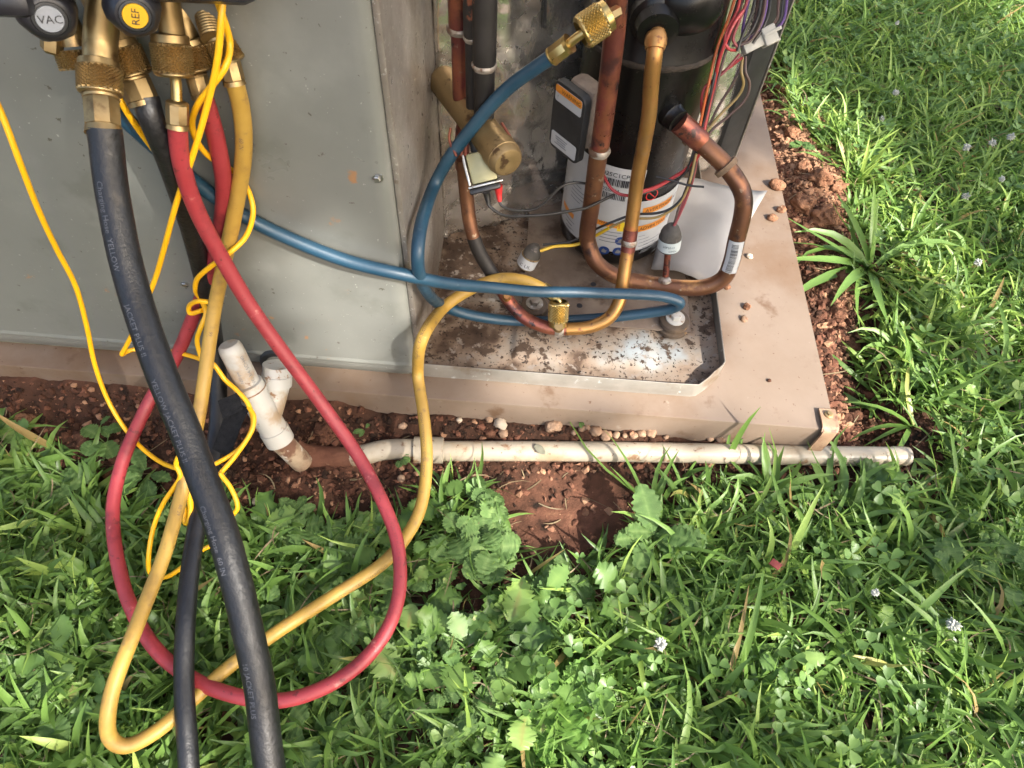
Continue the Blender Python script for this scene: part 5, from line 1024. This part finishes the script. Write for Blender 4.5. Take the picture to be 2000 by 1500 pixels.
W_ = [(925, 1000, 'round', 6, .034, 'small scalloped weed topmost at the edge of the bare soil patch', (.5, 1.1)), (945, 1050, 'round', 7, .040, 'scalloped weed in the middle of the cluster right of the yellow hose', (.3, 1.0)),
      (890, 1060, 'round', 6, .036, 'scalloped weed at the left of the cluster, touching the yellow hose', (.3, 1.0)), (962, 1085, 'round', 5, .038, 'scalloped weed bordering the smooth bare soil', (.3, 1.0)), (950, 1110, 'round', 7, .036, 'scalloped weed at the lower end of the cluster', (.2, .9)),
      (660, 1080, 'lobed', 5, .048, 'dusty lobed weed inside the red loop near the top', (.2, .8)), (600, 1040, 'lobed', 4, .034, 'small jagged weed behind the black hose at the soil edge', (.3, .9)), (690, 1140, 'ovate', 6, .046, 'weed with toothed oval leaves inside the red loop', (.1, .6)),
      (620, 1160, 'ovate', 6, .048, 'bright oval-leaved weed between the black hose and the yellow hose', (.1, .6)), (560, 1190, 'ovate', 5, .050, 'weed half covered by the front black hose', (.1, .5)), (740, 1180, 'round', 5, .036, 'low round-leaved weed at the inside of the red loop', (.1, .6)),
      (640, 1290, 'ovate', 5, .040, 'oval-leaved weed just above the bottom of the red loop', (.1, .5)), (700, 1210, 'spoon', 5, .044, 'spoon-leaved weed under the crossing yellow hose', (.1, .5)), (850, 1170, 'spoon', 7, .060, 'rosette of puckered leaves right of the red loop', (.1, .6)),
      (860, 1260, 'ovate', 6, .052, 'rosette of dull oval leaves below the puckered one', (.1, .5)), (800, 1290, 'ovate', 6, .046, 'oval-leaved rosette outside the lower right of the red loop', (.05, .5)), (1035, 1195, 'spoon', 6, .060, 'nibbled pale weed below the bare soil patch', (.2, .8)),
      (1095, 1150, 'spoon', 5, .050, 'wavy-leaved weed at the lower rim of the bare soil', (.3, .9)), (1265, 1060, 'spoon', 5, .080, 'upright toothed weed at the right rim of the bare soil', (.8, 1.25)), (1090, 1370, 'pale', 3, .075, 'light green upright leaf in the lower middle', (.6, 1.1)),
      (1030, 1460, 'pale', 4, .055, 'light green toothed weed near the bottom edge', (.4, 1.0)), (950, 1330, 'spoon', 5, .048, 'dull rosette in the lower middle grass', (.1, .6)), (720, 1380, 'ovate', 6, .042, 'oval-leaved rosette under the red loop', (.1, .5)), (620, 1430, 'round', 6, .032, 'round-leaved weed beside the front black hose at the bottom', (.1, .6)),
      (780, 1420, 'ovate', 5, .040, 'flat oval-leaved weed at the bottom middle', (.1, .4)), (880, 1400, 'round', 6, .030, 'cluster of round leaves at the bottom middle', (.2, .7)), (80, 1300, 'round', 5, .034, 'round dark weed in the left grass', (.1, .5)), (120, 1390, 'round', 5, .036, 'round-leaved weed left of the yellow bend', (.1, .5)),
      (210, 870, 'round', 3, .030, 'seedling with a round leaf between the red hose and the left clods', (.2, .7)), (205, 845, 'spoon', 4, .024, 'tiny seedling with narrow leaves above the left clods', (.4, 1.0)), (785, 905, 'round', 5, .014, 'tiny seedling just below the white coupling', (.2, .8)), (715, 850, 'spoon', 3, .018, 'tiny seedling between the red hose and the coupling', (.3, .9)),
      (1128, 832, 'spoon', 4, .016, 'tiny seedling among the pebble row', (.4, 1.0)), (585, 1010, 'spoon', 5, .034, 'pale narrow seedling at the soil edge right of the black hose', (.3, .9)), (1840, 1130, 'round', 3, .040, 'reddened scalloped leaves standing in the right grass', (.4, .9)), (1940, 1130, 'round', 3, .044, 'broad scalloped leaf at the right edge', (.3, .8)),
      (1320, 1170, 'lobed', 5, .036, 'jagged weed in the middle of the clover', (.2, .8)), (1570, 250, 'ovate', 5, .030, 'yellow green seedling on the far soil strip', (.3, .9)), (1560, 300, 'ovate', 5, .030, 'seedling between the far clods', (.3, .9)), (1600, 280, 'ovate', 5, .028, 'seedling at the grass side of the far clods', (.3, .9)),
      (40, 950, 'ovate', 7, .040, 'bright oval-leaved weed at the left edge below the soil', (.2, .8)), (130, 960, 'ovate', 7, .042, 'bright oval-leaved weed left of the red hose', (.2, .8)), (300, 940, 'spoon', 5, .050, 'long-leaved weed between the red and yellow hoses', (.2, .8)), (70, 1080, 'ovate', 6, .036, 'oval-leaved weed in the upper left grass', (.2, .6))]
for a in W_: weed(a[0], a[1], a[2], a[3]+2, a[4]*.66, a[5], a[6], stalk=.75 if a[2] == 'round' else .25)

th_ = []
for i in range(15):
    t = (i+.5)/15; wv_ = .40*math.sin(math.pi*(t**1.15*.93+.03))**.7; th_.append((t+(.02 if i % 2 else -.02), wv_*(1.10 if i % 2 else .84), .05*math.sin(t*9)))
BL = np.array([[0, 0, 0]]+[(t, -w_, z) for t, w_, z in th_]+[[1.02, 0, -.06]]+[(t, w_, z) for t, w_, z in th_[::-1]]+[[.12, 0, -.02], [.32, 0, -.03], [.52, 0, -.04], [.72, 0, -.05], [.88, 0, -.055]])
def near_mid(a, b):
    x_ = (BL[a][0]+BL[b][0])/2; return 32+int(np.argmin(np.abs(BL[32:37, 0]-x_)))
BF = []
for k in range(32):
    a_, b_ = k, (k+1) % 32; ma, mb_ = near_mid(a_, a_), near_mid(b_, b_); BF.append([ma, a_, b_])
    if ma != mb_: BF.append([ma, b_, mb_])
BF = np.array(BF)
xy, p = field(3400, 6); left, mid, far = zone_w(p); pr = np.clip(.035+.72*mid+.05*np.clip((p[:, 1]-1050)/300, 0, 1)-.03*far, 0, 1); sel = rng.uniform(size=len(xy)) < pr; xy = xy[sel]
nb = rng.integers(3, 7, len(xy)); rep_ = np.repeat(np.arange(len(xy)), nb); n = len(rep_); sz = np.repeat(.012+.032*rng.uniform(size=len(xy))**1.6, nb)*rng.uniform(.7, 1.2, n); a = rng.uniform(0, 6.28, n); el_ = rng.uniform(-.1, .7, n)
l = BL[None]*sz[:, None, None]*np.stack([np.ones(n), rng.uniform(.7, 1.25, n), rng.uniform(-1.5, 4.5, n)], -1)[:, None]; x0 = l[..., 0]*np.cos(el_)[:, None]-l[..., 2]*np.sin(el_)[:, None]; z0 = l[..., 0]*np.sin(el_)[:, None]+l[..., 2]*np.cos(el_)[:, None]
rl = rng.normal(size=n)*.3; y0 = l[..., 1]*np.cos(rl)[:, None]; z0 = z0+l[..., 1]*np.sin(rl)[:, None]
b3 = np.c_[xy[rep_]+np.stack([np.cos(a), np.sin(a)], -1)*sz[:, None]*.35, gz(xy[rep_, 0], xy[rep_, 1])+rng.uniform(.006, .034, n)]
V = b3[:, None]+np.stack([x0*np.cos(a)[:, None]-y0*np.sin(a)[:, None], x0*np.sin(a)[:, None]+y0*np.cos(a)[:, None], z0], -1)
stuff_mesh('ground_cover', V.reshape(-1, 3), (BF[None]+np.arange(n)[:, None, None]*37).reshape(-1, 3), (np.clip(.42+.22*rng.normal(size=n), 0, .85)[:, None]+np.r_[np.zeros(32), np.full(5, .22)][None]+rng.normal(size=(n, 37))*.04).clip(0, .95).ravel(), M['clover'], 'small toothed leaves of low weeds spread through the grass')

# ------------------------------------------------------------------ single grass tufts and clover flowers
def bladeobj(parent, p, az, el, L, W, bend, tint=.5, tw=0.):
    V, Fq, m = strips(np.array([p]), np.array([az]), np.array([el]), np.array([L]), np.array([W]), np.array([bend]), 5, twist=np.array([tw]))
    me = bpy.data.meshes.new('blade'); me.from_pydata(V.tolist(), [], Fq.tolist()); me.polygons.foreach_set('use_smooth', [True]*len(me.polygons)); me.materials.append(M['grass'])
    at_ = me.attributes.new('tint', 'FLOAT', 'POINT'); at_.data.foreach_set('value', np.full(len(V), tint, np.float32)); return obj('blade', me, None, parent)
def tuft(px, py, label, blades):
    p = G(px, py); t = thing('grass_tuft', label, 'grass tuft', p, 'standout grass tufts')
    for az, el, L, W, b, ti in blades: bladeobj(t, p+np.array([random.uniform(-.006, .006), random.uniform(-.006, .006), -.003]), az, el, L, W, b, ti, random.uniform(-.5, .5))
tuft(1700, 520, 'broad-bladed grass tuft leaning over the pad edge', [(a_, e_, l_*1.2, w_*1.25, b_, t_) for a_, e_, l_, w_, b_, t_ in [(3.2, .6, .15, .011, .8, .4), (3.5, .5, .16, .012, .7, .45), (4.1, .35, .15, .012, .5, .35), (2.5, .6, .13, .011, .8, .5), (4.6, .45, .13, .012, .7, .95), (3.05, .45, .16, .012, .55, .42), (3.35, .30, .15, .013, .45, .5), (3.65, .22, .19, .012, .35, .3), (3.9, .5, .13, .013, .9, .38), (2.75, .5, .14, .012, .9, .4), (4.3, .5, .13, .012, 1.0, .45), (4.9, .6, .12, .011, 1.1, .5), (2.3, .8, .12, .010, .7, .5), (1.8, .9, .12, .010, .5, .55), (5.6, .5, .12, .012, .9, .95), (2.0, 1.1, .11, .009, .4, .5), (.6, .7, .12, .010, .9, .5)]])
tuft(1425, 905, 'lone tall upright grass blade standing before the long white pipe', [(1.6, 1.35, .115, .0095, .15, .4), (1.9, 1.1, .06, .006, .5, .5), (1.0, 1.0, .055, .006, .5, .5)])
tuft(1500, 965, 'dense grass tuft growing against the long white pipe', [(a_, random.uniform(.45, 1.0), random.uniform(.06, .10), random.uniform(.006, .010), random.uniform(.3, 1.1), random.uniform(.3, .55)) for a_ in np.linspace(.3, 3.0, 14)])
tuft(1640, 990, 'grass tuft spraying wide blades near the open end of the pipe', [(a_, random.uniform(.35, .8), random.uniform(.07, .12), random.uniform(.006, .011), random.uniform(.3, 1.0), random.uniform(.3, .6)) for a_ in np.linspace(-.2, 3.3, 14)])
tuft(1270, 985, 'grass tuft sending one long thin blade across the bare soil', [(2.85, .42, .19, .006, .55, .4), (2.2, .7, .12, .007, .5, .45), (1.8, .9, .09, .007, .7, .4), (1.2, .8, .09, .007, .8, .5), (2.6, .6, .07, .006, .6, .5)])
tuft(1780, 830, 'curled grass tuft overhanging the trench beside the pad', [(2.9, .6, .12, .010, 1.3, .5), (3.3, .5, .12, .010, 1.4, .4), (2.5, .8, .12, .009, 1.2, .5), (3.7, .6, .11, .009, 1.5, .45), (2.2, .8, .11, .009, 1.0, .95), (4.0, .5, .10, .009, 1.2, .5)])
tuft(1755, 690, 'grass tuft at the grass line beside the shaded trench', [(3.0, .6, .09, .008, 1.0, .5), (2.4, .7, .10, .008, 1.1, .55), (3.6, .6, .09, .008, 1.1, .5), (1.8, .9, .10, .007, .8, .5)])
tuft(1670, 360, 'yellow green upright grass tuft behind the soil mound', [(a_, random.uniform(.9, 1.4), random.uniform(.08, .13), .007, .4, .8) for a_ in np.linspace(0, 5.5, 7)])
tuft(1440, 1330, 'long grass stalks crossing upright in the lower middle', [(1.5, 1.2, .16, .006, .9, .45), (1.35, .9, .14, .008, .8, .4), (-1.5, .5, .12, .010, .4, .4)])
tuft(1900, 1300, 'sweep of long blades in the lower right corner', [(a_, random.uniform(.3, .7), random.uniform(.13, .2), .008, .5, random.uniform(.3, .5)) for a_ in (-1.2, -.9, -.7, -1.5, -.5, 2.2, 2.6)])
PET = tube(np.array([[0, 0, 0], [.3, 0, .05], [.7, 0, .22], [1, 0, .45]]), [.10, .20, .22, .03], 5)
def flower(px, py, s, label):
    p = G(px, py); t = thing('clover_flower', label, 'flower', p, 'white clover flowers'); h = random.uniform(.035, .06); c = p+np.array([0, 0, h])
    obj('stalk', tube(catmull([p, p+np.array([.004, .003, h*.5]), c], 4), .0008, 6), M['weed_stem'], t); pts = []
    for i in range(46):
        z = 1-1.75*(i+.5)/46; a = i*2.4; d = np.array([math.cos(a)*math.sqrt(max(0, 1-z*z)), math.sin(a)*math.sqrt(max(0, 1-z*z)), z])
        x, u, v = basis(d); R = np.stack([x, u, v], 1); pts.append((PET[0]*np.array([.8, .9, .5])*s*random.uniform(.7, 1.15)@R.T+c, PET[1]))
    obj('flower_head', join(pts), M['petal'], t)
for px, py, s, lb in [(1727, 95, .006, 'small white clover flower farthest back in the shaded grass'), (1725, 225, .008, 'white clover flower in the grass level with the far clods'), (1703, 268, .007, 'round white clover bud above the soil mound'), (1911, 316, .009, 'left one of two white clover flowers near the right edge'), (1938, 316, .009, 'right one of two white clover flowers near the right edge'),
                     (1853, 338, .009, 'white clover flower lower left of the pair at the right'), (1919, 398, .007, 'small white clover flower below the pair at the right'), (1862, 416, .009, 'bright white clover flower on a tall stalk above the sunlit grass'), (1870, 560, .008, 'white clover flower in the sunlit grass'), (1275, 1275, .009, 'white clover flower in the lower middle clover'), (1826, 1238, .010, 'white clover flower at lower right'), (1668, 1184, .006, 'faded small clover flower in the right grass')]: flower(px, py, s, lb)

# ------------------------------------------------------------------ unseen tree added towards the sun, its leaves laid out to cast shade
def sun_to_ground(P): return (P-sd*(P[2]/sd[2]))[:2]
gxy = lambda L: [AZ(*q, 0.0)[:2] for q in L]
sun_gaps = [gxy([(1350, 330), (1500, 120), (1600, 200), (1760, 330), (1900, 360), (2400, 380), (2500, 850), (2000, 880), (1850, 870), (1640, 855), (1430, 835), (1330, 790), (1280, 660), (1260, 470)]), gxy([(1780, -80), (2300, -80), (2300, 170), (1900, 80)]), gxy([(860, 830), (1450, 850), (1450, 925), (860, 915)]), gxy([(880, 640), (1290, 640), (1400, 760), (1430, 850), (840, 800), (840, 700)]),
           [sun_to_ground(AY(*q, PFY)) for q in [(520, 430), (600, 440), (700, 490), (815, 530), (815, 730), (640, 710), (520, 600), (450, 480)]], [sun_to_ground(AY(*q, PFY)) for q in [(425, 160), (470, 150), (550, 245), (430, 262)]]]
tree = thing('added_shade_tree', 'leafy tree added outside the picture on the sunny side to shade the cabinet and grass', 'tree', (3.9, -2.6, 0))
n = 38000; ang = rng.uniform(0, 6.28, n); rd = 2.7*np.sqrt(rng.uniform(size=n)); q = np.stack([.25+rd*np.cos(ang), .75+rd*np.sin(ang)], -1)
ok = np.ones(n, bool)
for poly in sun_gaps: ok &= ~inpoly(q, poly)  # leaves left out over the places meant to be sunlit
qp = proj(np.c_[q, np.zeros(n)]); ok &= ~((q[:, 1] < .46) & (rng.uniform(size=n) < np.where(qp[:, 0] > 800, .88, .55)))  # leaves thinned to let more sun onto the near grass
q = q[ok]; n = len(q); tt = rng.uniform(4.6, 6.8, n); c = np.c_[q, np.zeros(n)]+tt[:, None]*sd
u = rng.normal(size=(n, 3)); u /= np.linalg.norm(u, axis=1)[:, None]; v = np.cross(u, rng.normal(size=(n, 3))); v /= np.linalg.norm(v, axis=1)[:, None]
s1 = rng.uniform(.035, .06, n)[:, None]
V = np.stack([c-u*s1, c+v*s1*.6, c+u*s1, c-v*s1*.6], 1).reshape(-1, 3); Fq = np.arange(n*4).reshape(-1, 4)
cr = stuff_mesh('shade_crown', V, Fq, np.repeat(np.clip(.4+.2*rng.normal(size=n), 0, .9), 4), M['grass'], None); del cr['kind']; cr.parent = tree; cr.matrix_parent_inverse = Matrix.Translation(-tree.location)
br = [tube(catmull([np.array([3.9, -2.6, -.1]), np.array([3.87, -2.55, 1.2]), np.array([3.75, -2.4, 2.4]), np.array([3.6, -2.2, 3.4])], 5), np.linspace(.16, .07, 16), 12)]
for k in range(9):
    e_ = c[rng.integers(n)]; br.append(tube(catmull([np.array([3.8, -2.45, 2.0+.1*k]), (np.array([3.7, -2.3, 2.6])+e_)/2, e_], 4), np.linspace(.05, .008, 9), 8))
obj('added_trunk', join(br), M['bark'], tree)
